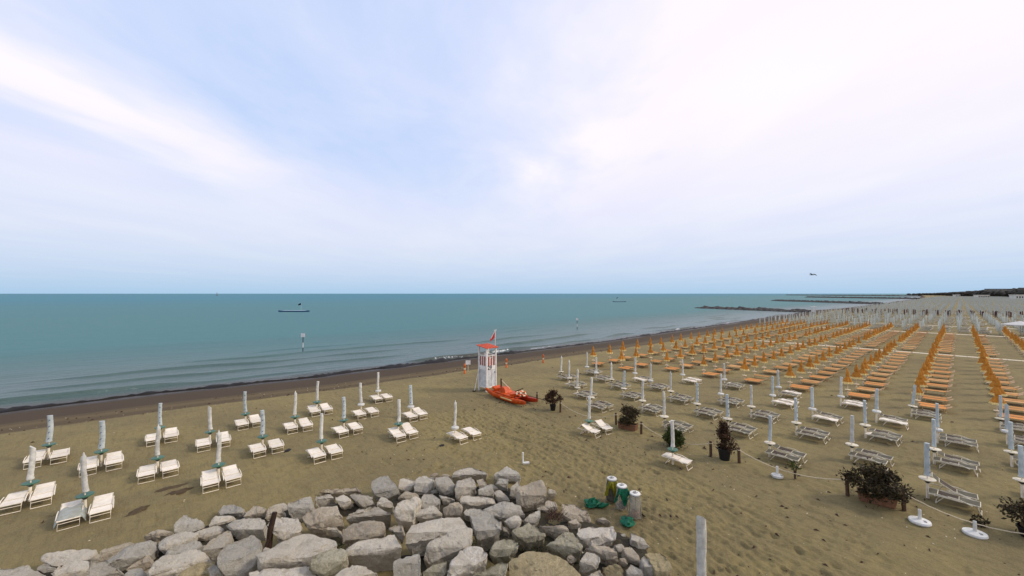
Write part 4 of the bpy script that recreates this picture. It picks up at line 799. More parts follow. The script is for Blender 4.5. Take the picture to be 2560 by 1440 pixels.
DISH2 = dish(M['grey_metal'], M['dark_cone'])
DRUM = MB().lathe([(0.20, 0.68), (0.235, 0.70), (0.24, 0.79), (0.21, 0.815), (0.03, 0.81)], 18).mesh('table_drum', M['white_plastic'], 40)
SLEEVES = {}
for top in ('flat', 'point', 'slant'):
    for s in range(3):
        SLEEVES[(top, s, 0)] = sleeve_mesh(11 * s + len(top), top, 0.098, 0.090, M['sleeve'])
        SLEEVES[(top, s, 1)] = sleeve_mesh(11 * s + len(top) + 5, top, 0.108, 0.10, M['blue_sleeve'])
MARKS = [mark_mesh(z, -1.75) for z in (1.10, 1.42, 1.74, 2.06)]
def white_umbrella(loc, table, top, blue, label, group, lean=0.0):
    sd = random.randrange(3)
    subs = [('blue_mark', mm) for mm in MARKS] if blue == 2 else []
    spec = [('pole', pole_me), ('pole_socket', stub_me), ('cover', SLEEVES[(top, sd, 1 if blue else 0)], subs)]
    if table == 'green': spec.append(('table', DISH[0], [('table_cone', DISH[1])]))
    elif table == 'grey': spec.append(('table', DISH2[0], [('table_cone', DISH2[1])]))
    elif table == 'drum': spec.append(('table', DRUM))
    o = build('beach_umbrella', spec, loc, random.uniform(-0.25, 0.25), label, 'umbrella', group, random.uniform(0.97, 1.04))
    o.rotation_euler[0] = lean + random.uniform(-0.03, 0.03); o.rotation_euler[1] = random.uniform(-0.035, 0.035)
    return o

# seaside block by the rocks: rows at constant Y, staggered
LEFT = [('row nearest the rocks', [(-1.80, 24.0, 'point', 0, 'green'), (2.62, 24.0, 'point', 0, 'green'), (7.30, 23.95, 'flat', 0, 'green'), (11.86, 23.9, 'flat', 0, 'green')]),
        ('second row from the rocks', [(-3.73, 27.2, 'slant', 0, 'green'), (0.45, 27.1, 'point', 0, 'green'), (5.02, 27.05, 'flat', 2, 'green'), (9.58, 26.95, 'flat', 2, 'green'), (14.34, 26.9, 'flat', 2, 'drum')]),
        ('third row from the rocks', [(-1.72, 30.05, 'flat', 2, 'green'), (2.85, 30.1, 'slant', 0, 'green'), (7.39, 29.85, 'point', 0, 'green'), (11.87, 29.85, 'flat', 0, 'drum')]),
        ('row nearest the sea', [(-3.93, 33.3, 'flat', 2, 'green'), (0.64, 33.15, 'flat', 2, 'green'), (5.08, 32.9, 'flat', 2, 'green'), (9.60, 32.8, 'flat', 0, 'green'), (14.60, 33.1, 'flat', 0, 'drum')])]
def lounger(spec, x, y, rz, label, group):
    o = build('sun_lounger', spec, (x, y, 0.0), rz, label, 'lounger', group)
    return o
TBL = {'green': 'green table', 'grey': 'grey table', 'drum': 'white drum table'}
for rname, units in LEFT:
    for k, (s, t, top, blue, table) in enumerate(units):
        white_umbrella((s, t, 0), table, top, blue, f"closed umbrella with {TBL[table]}, {ORD[k]} from left in the {rname}", 'closed umbrellas by the rocks')
        for side, off in (('left', -0.36), ('right', 0.50)):
            v = random.choice((0, 0, 1, 1, 2))
            if (side, s) == ('right', 11.86): v = 3
            lounger(PALE[v], s + off + random.uniform(-.06, .06), t - 1.12 + random.uniform(-.08, .08), random.uniform(-.05, .05),
                    f"white lounger at {side} of {ORD[k]} umbrella from left in the {rname}", 'white loungers by the rocks')
white_umbrella((14.16, 20.95, 0), 'drum', 'point', 0, 'closed white umbrella standing alone nearest the lifeguard path with thick white table', 'closed umbrellas by the rocks')
for side, off in (('left', 0.02), ('right', 1.02)):
    lounger(PALE[0], 14.16 + off, 19.98, 0.05 if side == 'left' else -0.04, f"white lounger at {side} of the umbrella standing alone by the path", 'white loungers by the rocks')

# thin plastic sheet thrown over the lounger nearest the rocks
m = MB(); n = 8; vs = []; fs = []
for i in range(n + 1):
    for j in range(n + 1):
        u = i / n - .5; v = j / n - .5
        x = u * 0.86; y = v * 1.15
        e = max(abs(u), 0) * 2
        z = 0.44 + random.uniform(-.012, .012) - (0.22 * max(0, e - 0.72) / 0.28) - (0.10 if v < -0.42 else 0)
        vs.append((x, y, z))
for i in range(n):
    for j in range(n): fs.append((i * (n + 1) + j, (i + 1) * (n + 1) + j, (i + 1) * (n + 1) + j + 1, i * (n + 1) + j + 1))
m.add(vs, fs)
M['sheet'] = pmat('sheet', (0.42, 0.46, 0.42), (0.36, 0.36, 0.28), 5, 0.35, 0.01, 20, alpha=0.75)
tag(ob('plastic_sheet', m.mesh('plastic_sheet', M['sheet'], 60), None, (-2.16, 23.55, 0.0), 0.04), 'crumpled grey plastic sheet draped over the leftmost lounger nearest the rocks', 'sheet')

# block of white umbrellas behind the rope
RIGHT = [(28.3, [(32.55, 'point', 0, 'grey'), (36.87, 'point', 0, 'drum')]),
         (25.5, [(30.49, 'point', 0, 'grey'), (34.77, 'flat', 0, 'drum')]),
         (22.6, [(28.06, 'point', 0, 'grey'), (33.28, 'point', 0, 'grey'), (37.45, 'flat', 0, 'drum')]),
         (19.7, [(26.19, 'flat', 0, 'grey'), (30.79, 'flat', 2, 'grey'), (35.52, 'point', 0, 'drum'), (40.56, 'flat', 0, 'drum')]),
         (16.5, [(28.34, 'flat', 0, 'grey'), (32.92, 'point', 0, 'grey')]),
         (13.3, [(25.77, 'point', 0, 'grey'), (30.56, 'flat', 2, 'grey'), (35.08, 'point', 0, 'drum'), (41.30, 'flat', 0, 'drum')]),
         (10.25, [(28.33, 'flat', 2, 'grey'), (32.78, 'flat', 0, 'grey'), (37.80, 'flat', 1, 'drum'), (41.46, 'flat', 2, 'drum')]),
         (7.1, [(25.63, 'flat', 1, 'grey'), (30.75, 'flat', 2, 'grey'), (35.41, 'flat', 1, 'drum'), (41.37, 'flat', 0, 'drum')]),
         (4.05, [(28.52, 'flat', 0, 'grey'), (33.45, 'flat', 2, 'grey'), (37.97, 'flat', 1, 'drum'), (41.68, 'slant', 1, 'grey')]),
         (1.05, [(25.75, 'flat', 2, 'grey'), (30.94, 'flat', 1, 'grey'), (35.56, 'flat', 1, 'drum')]),
         (-1.75, [(28.75, 'flat', 1, 'grey'), (33.41, 'flat', 1, 'grey'), (38.27, 'slant', 1, 'drum'), (41.77, 'flat', 1, 'grey')])]
TADJ = {40.56: 19.0, 41.30: 15.25, 41.46: 10.8, 41.37: 6.5, 41.68: 2.47}
for ri, (t0, units) in enumerate(RIGHT):
    for k, (s, top, blue, table) in enumerate(units):
        t = TADJ.get(s, t0 + random.uniform(-.06, .06))
        white_umbrella((s, t, 0), table, top, blue, f"closed white umbrella, {ORD[k]} from the rope in the {ORD[ri]} white row from the sea",
                       'closed white umbrellas behind the rope', lean=(0.06 if s == 41.68 else 0.0))
        for side, off in (('near', -0.34), ('far', 0.58)):
            v = random.choice((0, 0, 0, 1, 2))
            if s == 25.75 and side == 'far': v = 3
            pal = GREY[v]
            if s > 37 and t > 5 and random.random() < .5: pal = PALE[random.choice((0, 2))]
            if s in (35.41, 37.97) and side == 'near': pal = PALE[0]
            lounger(pal, s + off + random.uniform(-.05, .05), t - 1.52 + random.uniform(-.1, .06), random.uniform(-.05, .05),
                    f"lounger on the {side} side of umbrella {ORD[k]} from the rope in {ORD[ri]} row", 'grey loungers behind the rope')
# two units on the path side of the rope, and the cropped umbrella in front
white_umbrella((21.29, 16.2, 0), 'green', 'point', 0, 'closed white umbrella by the two folded cream loungers beside the first planter box', 'closed umbrellas on the path side of the rope')
FOLD = lounger_spec(wm, M['pale_fabric'], M['pale_fabric'], M['pale_fabric'], R(26), R(-50), 1.35)
lounger(FOLD, 21.05, 15.25, 0.12, 'cream lounger with raised back, left one of the pair beside the planter box', 'cream loungers on the path')
lounger(FOLD, 22.05, 15.10, -0.18, 'cream lounger with raised back, right one of the pair beside the planter box', 'cream loungers on the path')
white_umbrella((20.68, 10.25, 0), 'green', 'flat', 0, 'closed white umbrella in front of the green bush', 'closed umbrellas on the path side of the rope')
lounger(PALE[0], 20.75, 9.35, 0.03, 'single cream lounger standing alone on the path', 'cream loungers on the path')
SLEEVES[('front', 0, 1)] = SLEEVES[('front', 1, 1)] = SLEEVES[('front', 2, 1)] = sleeve_mesh(4, 'slant', 0.15, 0.16, M['sleeve'], 0.5)
white_umbrella((12.22, 5.18, 0), 'none', 'front', 1, 'closed pale umbrella cut off by the bottom edge in front', 'closed umbrellas on the path side of the rope')

# ------------------------------------------------------------------ orange block
def closed_canopy(seed, z0=1.12, z1=2.32, rb=0.27):
    rr = random.Random(seed); n = 16; rows = [(z0, rb), (z0 + 0.15, rb * 0.90), (z0 + 0.36, rb * 0.66), (z0 + 0.56, rb * 0.38), (z0 + 0.62, rb * 0.30), (z0 + 0.70, rb * 0.40), (z0 + 0.92, rb * 0.34), (z1 - 0.03, rb * 0.16), (z1 + 0.12, 0.012)]
    vs = []; fs = []
    for i, (z, r) in enumerate(rows):
        for j in range(n):
            a = 2 * math.pi * j / n
            q = r * (1 + (0.22 if j % 2 else -0.16) * (1 if i < 4 else 0.4) + rr.uniform(-.07, .07))
            vs.append((q * math.cos(a), q * math.sin(a), z + rr.uniform(-.02, .02)))
    for i in range(len(rows) - 1):
        for j in range(n): fs.append((i * n + j, i * n + (j + 1) % n, (i + 1) * n + (j + 1) % n, (i + 1) * n + j))
    fs.append(tuple(reversed(range(n))))
    can = MB().add(vs[n:], [tuple(i - n for i in f) for f in fs if min(f) >= n]).mesh('closed_canopy', M['orange_cloth'], 35)
    hem = MB().add(vs[:2 * n], [f for f in fs if max(f) < 2 * n]).mesh('canopy_hem', M['orange_hem'], 35)
    both = MB().add(vs, fs); 
    return can, hem, both
CAN = [closed_canopy(i, rb=r) for i, r in ((1, 0.31), (2, 0.35), (3, 0.40))]
mk = MB(); mk.tube([(0, 0, 0), (0, 0, 2.34)], 0.024, 8); mk.lathe([(0.06, 0), (0.05, 0.58)], 8); opole = mk.mesh('orange_pole', M['cream'], 40)
otable = MB().lathe([(0.06, 0.52), (0.20, 0.60), (0.21, 0.64), (0.02, 0.645)], 14).mesh('small_table', M['cream'], 40)
def orange_joined(k):
    m = MB(); m.v = list(CAN[k][2].v); m.f = list(CAN[k][2].f); nf = len(m.f)
    m.tube([(0, 0, 0), (0, 0, 1.2)], 0.03, 6); m.lathe([(0.06, 0.52), (0.20, 0.60), (0.21, 0.64), (0.02, 0.645)], 8)
    me = m.mesh('orange_umbrella', [M['orange_cloth'], M['cream'], M['orange_hem']], 35)
    idx = np.zeros(len(m.f), dtype=np.int32); idx[nf:] = 1
    idx[:16] = 2
    me.polygons.foreach_set('material_index', idx)
    return me, m
OJ = [orange_joined(k) for k in range(3)]

def bed_geo(m_bed, m_metal, parts=True):
    L = 1.42; W = 0.34; zh = 0.33
    f = MB()
    for sx in (-1, 1): f.tube([(sx * W, 0.0, zh), (sx * W, L, zh)], 0.02, 5)
    f.tube([(-W, 0, zh), (W, 0, zh)], 0.018, 5); f.tube([(-W, L, zh), (W, L, zh)], 0.018, 5)
    b = MB(); panel(b, W - 0.012, 0.02, zh + 0.024, L - 0.02, zh + 0.024, 0.02, 0.02, 4)
    fl = MB(); panel(fl, W - 0.01, -0.02, zh + 0.04, -0.26, zh + 0.17, 0.016, 0.0, 2); frame_rect(fl, W, -0.01, zh + 0.03, -0.27, zh + 0.165, 0.014)
    l1 = MB(); l1.tube([(-W, 0.16, zh), (-W, 0.04, 0.01), (W, 0.04, 0.01), (W, 0.16, zh)], 0.018, 5)
    l2 = MB(); l2.tube([(-W, L - 0.22, zh), (-W, L - 0.10, 0.01), (W, L - 0.10, 0.01), (W, L - 0.22, zh)], 0.018, 5)
    return f, b, fl, l1, l2
BEDS = []
for nm in ('orange_bed', 'tan_bed', 'pink_bed'):
    f, b, fl, l1, l2 = bed_geo(M[nm], M['tan_metal'])
    j = MB(); j.add(b.v, b.f); nb = len(j.f); j.add(f.v, f.f); j.add(fl.v, fl.f); j.add(l1.v, l1.f); j.add(l2.v, l2.f)
    jm = j.mesh('bed_joined', [M[nm], M['tan_metal']], 40)
    ix = np.ones(len(j.f), dtype=np.int32); ix[:nb] = 0; jm.polygons.foreach_set('material_index', ix)
    BEDS.append(dict(spec=[('frame', f.mesh('bed_frame', M['tan_metal'], 50)), ('bed', b.mesh('bed_cloth', M[nm], 40)), ('head_flap', fl.mesh('head_flap', M['tan_metal'], 40)),
                           ('leg', l1.mesh('bed_leg', M['tan_metal'], 50)), ('leg', l2.mesh('bed_leg', M['tan_metal'], 50))], joined=jm, mb=j, nb=nb))
ROWS_O = [31.0, 27.1, 23.1, 19.0, 14.9, 10.8, 6.55, 2.4, -1.8, -6.0]
units = []
for ri, t in enumerate(ROWS_O):
    sl = [41.9 + 3.4 * k for k in range(27)]
    for s in sl:
        if 84.5 < s < 88.8: continue
        if s < 44 and t < 26: continue
        if ri == 0 and s < 41: continue
        if t < -0.0665 * s - 1.0: continue          # outside the view to the right
        if s > 127 and t > 25: continue
        units.append((s, t, ri))
cnt = {}
named = []
for s, t, ri in units:
    cnt[ri] = cnt.get(ri, 0) + 1
    named.append((s + random.uniform(-.12, .12), t + random.uniform(-.12, .12), ri, cnt[ri] - 1))
named.sort(key=lambda u: math.hypot(u[0], u[1]))
stuff_beds = [MB(), MB(), MB()]; sb_idx = [[], [], []]
nbeds = 0
for i, (s, t, ri, k) in enumerate(named):
    c = random.randrange(3)
    lab = f"closed orange umbrella, {ORD[k]} along the {ORD[ri]} orange row from the sea"
    if i < 110:
        o = build('orange_umbrella', [('pole', opole), ('canopy', CAN[c][0], [('canopy_hem', CAN[c][1])]), ('table', otable)], (s, t, 0), random.uniform(0, 3), lab, 'umbrella', 'closed orange umbrellas', random.uniform(.94, 1.05))
    else:
        o = tag(ob('orange_umbrella', OJ[c][0], None, (s, t, 0), random.uniform(0, 3)), lab, 'umbrella', 'closed orange umbrellas')
    o.rotation_euler[0] = random.uniform(-.03, .03); o.rotation_euler[1] = random.uniform(-.03, .03)
    for side, off in (('near', -0.41), ('far', 0.41)):
        if random.random() < 0.04: continue
        bi = 0 if s < 47.5 else random.choices((0, 1, 2), (0.15, 0.55, 0.30))[0]
        B_ = BEDS[bi]
        x = s + off + random.uniform(-.04, .04); y = t - 1.52 + random.uniform(-.08, .08); rz = random.uniform(-.04, .04)
        lab = f"orange lounger on {side} side of umbrella {ORD[k]} along {ORD[ri]} orange row from sea"
        if nbeds < 110: build('orange_lounger', B_['spec'], (x, y, 0), rz, lab, 'lounger', 'orange loungers')
        elif nbeds < 300: tag(ob('orange_lounger', B_['joined'], None, (x, y, 0), rz), lab, 'lounger', 'orange loungers')
        else:
            src = B_['mb']; stuff_beds[bi].add([(p[0] + x, p[1] + y, p[2]) for p in src.v], src.f)
            sb_idx[bi] += [0] * B_['nb'] + [1] * (len(src.f) - B_['nb'])
        nbeds += 1
allb = MB(); mi = []
for bi in range(3):
    allb.add(stuff_beds[bi].v, stuff_beds[bi].f); mi += [bi if q == 0 else 3 for q in sb_idx[bi]]
me = allb.mesh('distant_orange_loungers', [M['orange_bed'], M['tan_bed'], M['pink_bed'], M['tan_metal']])
me.polygons.foreach_set('material_index', np.array(mi, dtype=np.int32))
tag(ob('distant_orange_loungers', me), 'farthest orange loungers packed in rows at the far end', 'loungers', kind='stuff')

# pale walkways that cross the rows
def walkway(s, t0, t1, w, label):
    m = MB(); y = t0
    while y < t1:
        m.box((s + random.uniform(-.01, .01), y + 0.6, 0.025 + random.uniform(-.006, .006)), (w, 1.17, 0.05)); y += 1.2
    tag(ob('walkway', m.mesh('walkway', M['cream'])), label, 'walkway', kind='structure')
walkway(86.7, -9, 25, 1.1, 'pale slab walkway crossing the orange rows')
walkway(132.6, -12, 24, 1.3, 'pale slab walkway at the far end of the orange rows')
walkway(164.0, -14, 22, 1.3, 'pale slab walkway among the far white umbrellas')

# ------------------------------------------------------------------ far white block
def far_umb_geo(k, h=2.3):
    rr = random.Random(k); m = MB()
    m.tube([(0, 0, 0), (0, 0, 0.9)], 0.05, 5)
    m.lathe([(0.135, 0.85), (0.125, 1.3), (0.11, h), (0.03, h + 0.12)], 6)
    m.lathe([(0.05, 0.66), (0.25, 0.74), (0.25, 0.78)], 8)
    return m
FU = [far_umb_geo(k, 2.2 + 0.1 * k) for k in range(3)]
FUm = [g.mesh('far_umbrella', M['far_cover'], 40) for g in FU]
FB = [g.mesh('far_burgundy', M['burgundy'], 40) for g in FU]
f, b, fl, l1, l2 = bed_geo(None, None)
fbj = MB(); fbj.add(b.v, b.f); nfb = len(fbj.f)
for q in (f, fl, l1, l2): fbj.add(q.v, q.f)
fbm_ = fbj.mesh('far_lounger', [M['grey_fabric'], M['grey_metal']], 40)
ix = np.ones(len(fbj.f), dtype=np.int32); ix[:nfb] = 0; fbm_.polygons.foreach_set('material_index', ix)
far = []
for ri in range(27):
    t = 37.5 - 3.1 * ri
    for k in range(120):
        s = 127.5 + 3.6 * k + (1.8 if ri % 2 else 0)
        if s < 136 and t < 26: continue
        if t < -0.0665 * s - 1.5 or s > 420: continue
        if 161 < s < 167: continue
        far.append((s + random.uniform(-.6, .6), t + random.uniform(-.7, .7) * min(1, (s - 125) / 60), ri, k))
far.sort(key=lambda u: u[0] * 0.67 + u[1] * 0.74)
rest_u = MB(); rest_l = MB(); nu = nl = 0; rl_ix = []
nb_ = 0; brow = {}
for s, t, ri, k in far:
    c = random.randrange(3)
    if 226 < s < 246 and t < 37:
        brow[ri] = brow.get(ri, 0) + 1
        if nb_ < 300: tag(ob('burgundy_umbrella', FB[c], None, (s, t, 0)), f"closed dark red umbrella, {ORD[brow[ri] - 1]} along the {ORD[ri]} row from the sea", 'umbrella', 'burgundy umbrellas in the far strip'); nb_ += 1
        continue
    if nu < 235:
        tag(ob('beach_umbrella', FUm[c], None, (s, t, 0), random.uniform(0, 3)), f"distant closed white umbrella, {ORD[min(38, k)]} along {ORD[ri]} white row beyond the orange field", 'umbrella', 'distant white umbrellas'); nu += 1
    else:
        g = FU[c]; rest_u.add([(p[0] + s, p[1] + t, p[2]) for p in g.v], g.f)
    for side, off in (('near', -.42), ('far', .42)):
        if random.random() < 0.12: continue
        x, y = s + off, t - 1.6
        if nl < 170:
            tag(ob('sun_lounger', fbm_, None, (x, y, 0)), f"distant grey lounger, {side} one at place {ORD[min(38, k)]} along {ORD[ri]} row beyond orange field", 'lounger', 'distant grey loungers'); nl += 1
        elif s < 330:
            rest_l.add([(p[0] + x, p[1] + y, p[2]) for p in fbj.v], fbj.f); rl_ix += [0] * nfb + [1] * (len(fbj.f) - nfb)
# thinning rows beyond, still umbrellas
for ri in range(40):
    t = 37.5 - 4.2 * ri
    for k in range(170):
        s = 424 + 7 * k + random.uniform(-2.5, 2.5)
        if t < -0.0665 * s - 2: continue
        yj = t + random.uniform(-1.4, 1.4); rest_u.add([(s + x * .17, yj + y * .17, z) for z in (0, 2.3) for (x, y) in ((-1, -1), (1, -1), (1, 1), (-1, 1))], [(0, 1, 5, 4), (1, 2, 6, 5), (2, 3, 7, 6), (3, 0, 4, 7), (4, 5, 6, 7)])
tag(ob('distant_umbrellas', rest_u.mesh('distant_umbrellas', M['far_cover'])), 'mass of closed white umbrellas toward the horizon', 'umbrellas', kind='stuff')
me = rest_l.mesh('distant_loungers', [M['grey_fabric'], M['grey_metal']]); me.polygons.foreach_set('material_index', np.array(rl_ix, dtype=np.int32))
tag(ob('distant_loungers', me), 'mass of grey loungers in the far white field', 'loungers', kind='stuff')

# one open white parasol near the right edge
m = MB(); n = 8; vs = [(0, 0, 3.1)]; fs = []
for j in range(n): a = 2 * math.pi * j / n; vs.append((2.7 * math.cos(a), 2.7 * math.sin(a), 2.35))
for j in range(n): a = 2 * math.pi * j / n; vs.append((2.7 * math.cos(a), 2.7 * math.sin(a), 2.15))
for j in range(n): fs += [(0, 1 + j, 1 + (j + 1) % n), (1 + j, 9 + j, 9 + (j + 1) % n, 1 + (j + 1) % n)]
m.add(vs, fs); can = m.mesh('open_canopy', M['white_plastic'])
m = MB(); m.tube([(0, 0, 0), (0, 0, 3.1)], 0.05)
build('open_parasol', [('canopy', can), ('pole', m.mesh('parasol_pole', M['steel'], 40))], (139.5, -8.6, 0), 0.2, 'wide open white parasol at the right edge beyond the orange rows', 'umbrella')

# ------------------------------------------------------------------ lifeguard tower
def text_mesh(body, size, mat):
    cu = bpy.data.curves.new('lettering', 'FONT'); cu.body = body; cu.size = size; cu.extrude = 0.006; cu.align_x = 'CENTER'; cu.offset = 0.012
    o = bpy.data.objects.new('lettering_tmp', cu); col.objects.link(o)
    dg = bpy.context.evaluated_depsgraph_get()
    me = bpy.data.meshes.new_from_object(o.evaluated_get(dg)); me.name = 'lettering'
    bpy.data.objects.remove(o); me.materials.clear(); me.materials.append(mat)
    return me
tower = empty('lifeguard_tower', (23.62, 29.62, 0), R(1), 'white lifeguard tower with red roof, striped sides and the number 29', 'tower')
h = 0.55                                            # half width of the tower
for (x, y) in ((-h, -h), (h, -h), (h, h), (-h, h)):
    m = MB(); m.box((x, y, 2.02), (0.13, 0.13, 4.04)); ob('post', m.mesh('tower_post', M['white_paint']), tower)
def side(kind, rot):
    """one side of the tower: lower panel, ledge, red slats, top rail; built facing -Y then turned"""
    rm = Matrix.Rotation(rot, 4, 'Z')
    def put(name, mbd, mat, parent=tower):
        me = mbd.mesh(name, mat); me.transform(rm); return ob(name, me, parent)
    p = put('lower_panel', MB().box((0, -h + 0.01, 1.18), (2 * h - 0.13, 0.03, 1.62)), M['grey_panel'])
    put('sill', MB().box((0, -h, 0.40), (2 * h - 0.13, 0.08, 0.10)), M['white_paint'], p)
    put('middle_board', MB().box((0, -h - 0.005, 2.17), (2 * h - 0.13, 0.05, 0.36)), M['white_paint'])
    put('striped_board', MB().box((0, -h + 0.005, 2.80), (2 * h - 0.13, 0.03, 0.90)), M['white_paint'])
    put('rail', MB().box((0, -h, 3.28), (2 * h - 0.13, 0.07, 0.07)), M['white_paint'])
    xs_ = (-0.31, 0.0, 0.31)
    for i, x in enumerate(xs_):
        short = (kind == 'front' and i == 1)
        put('red_slat', MB().box((x, -h - 0.017, 2.70 if short else 2.79), (0.15, 0.02, 0.66 if short else 0.84)), M['red_paint'])
    return put
side('side', -math.pi / 2); side('side', math.pi / 2); side('back', math.pi)
put = side('front', 0.0)
t29 = text_mesh('29', 0.50, M['black_paint']); t29.transform(Matrix.Translation((-0.20, -h - 0.037, 2.03)) @ Matrix.Rotation(math.pi / 2, 4, 'X'))
ob('number', t29, tower)
m = MB()
m.tube([(-0.10, 0, 0.12), (-0.05, 0, 0.0), (0.0, 0, 0.10)], 0.014, 5); m.tube([(0.0, 0, -0.02), (0.03, 0, -0.12), (0.13, 0, -0.12)], 0.016, 5); m.tube([(0.03, 0, 0.05), (0.10, 0, 0.02)], 0.014, 5)
em = m.mesh('emblem', M['black_paint']); em.transform(Matrix.Translation((0.02, -h - 0.03, 3.13))); ob('emblem', em, tower)
put('door_line', MB().box((0.02, -h - 0.008, 1.15), (0.02, 0.012, 1.50)), M['steel'])
put('door_handle', MB().box((0.42, -h - 0.02, 1.72), (0.03, 0.04, 0.16)), M['black_paint'])
ob('floor', MB().box((0, 0, 2.36), (2 * h - 0.14, 2 * h - 0.14, 0.06)).mesh('tower_floor', M['white_paint']), tower)
# roof: thin sloping sheet with overhang
m = MB(); e = 0.74
m.add([(-e, -e, 3.98), (e, -e, 3.98), (e, e, 4.16), (-e, e, 4.16), (-e, -e, 4.05), (e, -e, 4.05), (e, e, 4.23), (-e, e, 4.23)],
      [(3, 2, 1, 0), (4, 5, 6, 7), (0, 1, 5, 4), (1, 2, 6, 5), (2, 3, 7, 6), (3, 0, 4, 7)])
roof = ob('roof', m.mesh('tower_roof', M['roof_red']), tower)
for x in (-0.5, -0.17, 0.17, 0.5):
    m = MB(); m.add([(x - .02, -e, 4.05), (x + .02, -e, 4.05), (x + .02, e, 4.23), (x - .02, e, 4.23), (x - .02, -e, 4.075), (x + .02, -e, 4.075), (x + .02, e, 4.255), (x - .02, e, 4.255)],
                    [(4, 5, 6, 7), (0, 1, 5, 4), (1, 2, 6, 5), (2, 3, 7, 6), (3, 0, 4, 7)]); ob('roof_rib', m.mesh('roof_rib', M['roof_red']), roof)
# seat and lifebuoy inside
ob('chair', MB().box((0.1, 0.1, 2.75), (0.5, 0.5, 0.08)).box((0.1, 0.33, 3.1), (0.5, 0.06, 0.7)).mesh('tower_chair', M['white_paint']), tower)
# flagpole on the seaward right corner
fx, fy = h + 0.30, -h + 0.42
fp = ob('flagpole', MB().tube([(fx, fy, 2.15), (fx, fy, 5.55)], 0.035, 8).mesh('flagpole', M['white_paint'], 40), tower)
ob('bracket', MB().box((h + 0.15, fy, 3.2), (0.32, 0.05, 0.05)).box((h + 0.15, fy, 2.3), (0.32, 0.05, 0.05)).mesh('bracket', M['white_paint']), fp)
ob('cross_arm', MB().box((fx, fy, 5.55), (0.36, 0.05, 0.05)).mesh('cross_arm', M['white_paint']), fp)
vs = []; fs = []
for i in range(9):
    for j in range(5):
        u = i / 8; v = j / 4
        vs.append((fx - 0.05 - u * 0.62 - v * 0.02, fy - 0.10 * math.sin(u * 5 + v) * u - u * 0.15, 5.48 - v * 0.62 * (1 - 0.55 * u) - u * 0.72))
for i in range(8):
    for j in range(4): fs.append((i * 5 + j, (i + 1) * 5 + j, (i + 1) * 5 + j + 1, i * 5 + j + 1))
fl = ob('flag', MB().add(vs, fs).mesh('flag', M['flag_red'], 60), tower)
ob('flag_edge', MB().tube([(fx - 0.05, fy - 0.02, 5.49), (fx - 0.67, fy - 0.15, 4.77)], 0.02, 5).mesh('flag_edge', M['white_paint']), fl)
# slanting prop on the left side
br = ob('brace', MB().tube([(-h - 0.62, h - 0.1, 0.02), (-h - 0.05, h - 0.1, 2.2)], 0.035, 6).mesh('brace', M['white_paint'], 40), tower)
ob('brace_foot', MB().box((-h - 0.64, h - 0.1, 0.04), (0.3, 0.2, 0.08)).mesh('brace_foot', M['dark_wood']), br)

# ------------------------------------------------------------------ twin-hulled rescue rowing boat
boat = empty('rescue_boat', (23.0, 25.75, 0.0), R(-4), 'red orange twin-hulled rescue rowing boat on the sand in front of the tower', 'boat')
def hull(x0, mat):
    n = 17; m = MB(); vs = []; fs = []
    prof = [(-0.05, 0.0), (-0.20, 0.12), (-0.24, 0.34), (-0.19, 0.43), (0.19, 0.43), (0.24, 0.34), (0.20, 0.12), (0.05, 0.0)]
    for i in range(n):
        u = i / (n - 1) * 2 - 1
        y = u * 2.8
        w = max(0.03, (1 - abs(u) ** 2.6) ** 0.8)
        lift = 0.34 * max(0, abs(u) - 0.45) ** 1.5 / 0.55 ** 1.5 * (1.0 if u > 0 else 0.7)
        hh = 0.55 + 0.45 * w
        for (x, z) in prof: vs.append((x0 + x * w, y, lift + 0.02 + z * hh))
    k = len(prof)
    for i in range(n - 1):
        for j in range(k): fs.append((i * k + j, i * k + (j + 1) % k, (i + 1) * k + (j + 1) % k, (i + 1) * k + j))
    fs.append(tuple(range(k))); fs.append(tuple(reversed([(n - 1) * k + j for j in range(k)])))
    m.add(vs, fs); return m.mesh('hull', mat, 45)
h1 = ob('hull', hull(-0.62, M['boat_orange']), boat); h2 = ob('hull', hull(0.62, M['boat_red']), boat)
ob('side_stripe', MB().box((-0.862, -0.55, 0.30), (0.012, 1.5, 0.09)).mesh('side_stripe', M['orange_hem']), h1)
ob('deck', MB().box((0, 0.1, 0.50), (1.42, 2.3, 0.08)).mesh('boat_deck', M['boat_orange']), boat)
for y in (-1.5, 1.6): ob('cross_beam', MB().box((0, y, 0.50), (1.3, 0.14, 0.10)).mesh('cross_beam', M['boat_red']), boat)
m = MB(); m.add([(-0.36, 0.15, 0.54), (0.36, 0.15, 0.54), (0.36, 1.15, 0.54), (-0.36, 1.15, 0.54), (-0.30, 0.45, 0.94), (0.30, 0.45, 0.94), (0.30, 0.90, 0.94), (-0.30, 0.90, 0.94)],
                [(4, 5, 6, 7), (0, 1, 5, 4), (1, 2, 6, 5), (2, 3, 7, 6), (3, 0, 4, 7)]); ob('seat_box', m.mesh('seat_box', M['boat_orange']), boat)
ob('footrest', MB().box((0, 1.75, 0.66), (0.9, 0.5, 0.22), rx=0.25).mesh('footrest', M['boat_orange']), boat)
ob('bench', MB().box((0, -0.75, 0.62), (1.0, 0.30, 0.12)).mesh('boat_bench', M['boat_orange']), boat)
ob('short_mast', MB().tube([(-0.2, 1.0, 0.5), (-0.2, 1.0, 1.62)], 0.07, 8).mesh('short_mast', M['dark_wood'], 40), boat)
ob('stay', MB().tube([(-0.18, 1.0, 1.5), (0.25, 0.35, 0.8)], 0.025, 5).mesh('stay', M['cream'], 40), boat)
ob('oar', MB().tube([(0.5, -0.1, 0.62), (0.72, -0.9, 1.0)], 0.04, 6).mesh('oar', M['dark_wood'], 40), boat)
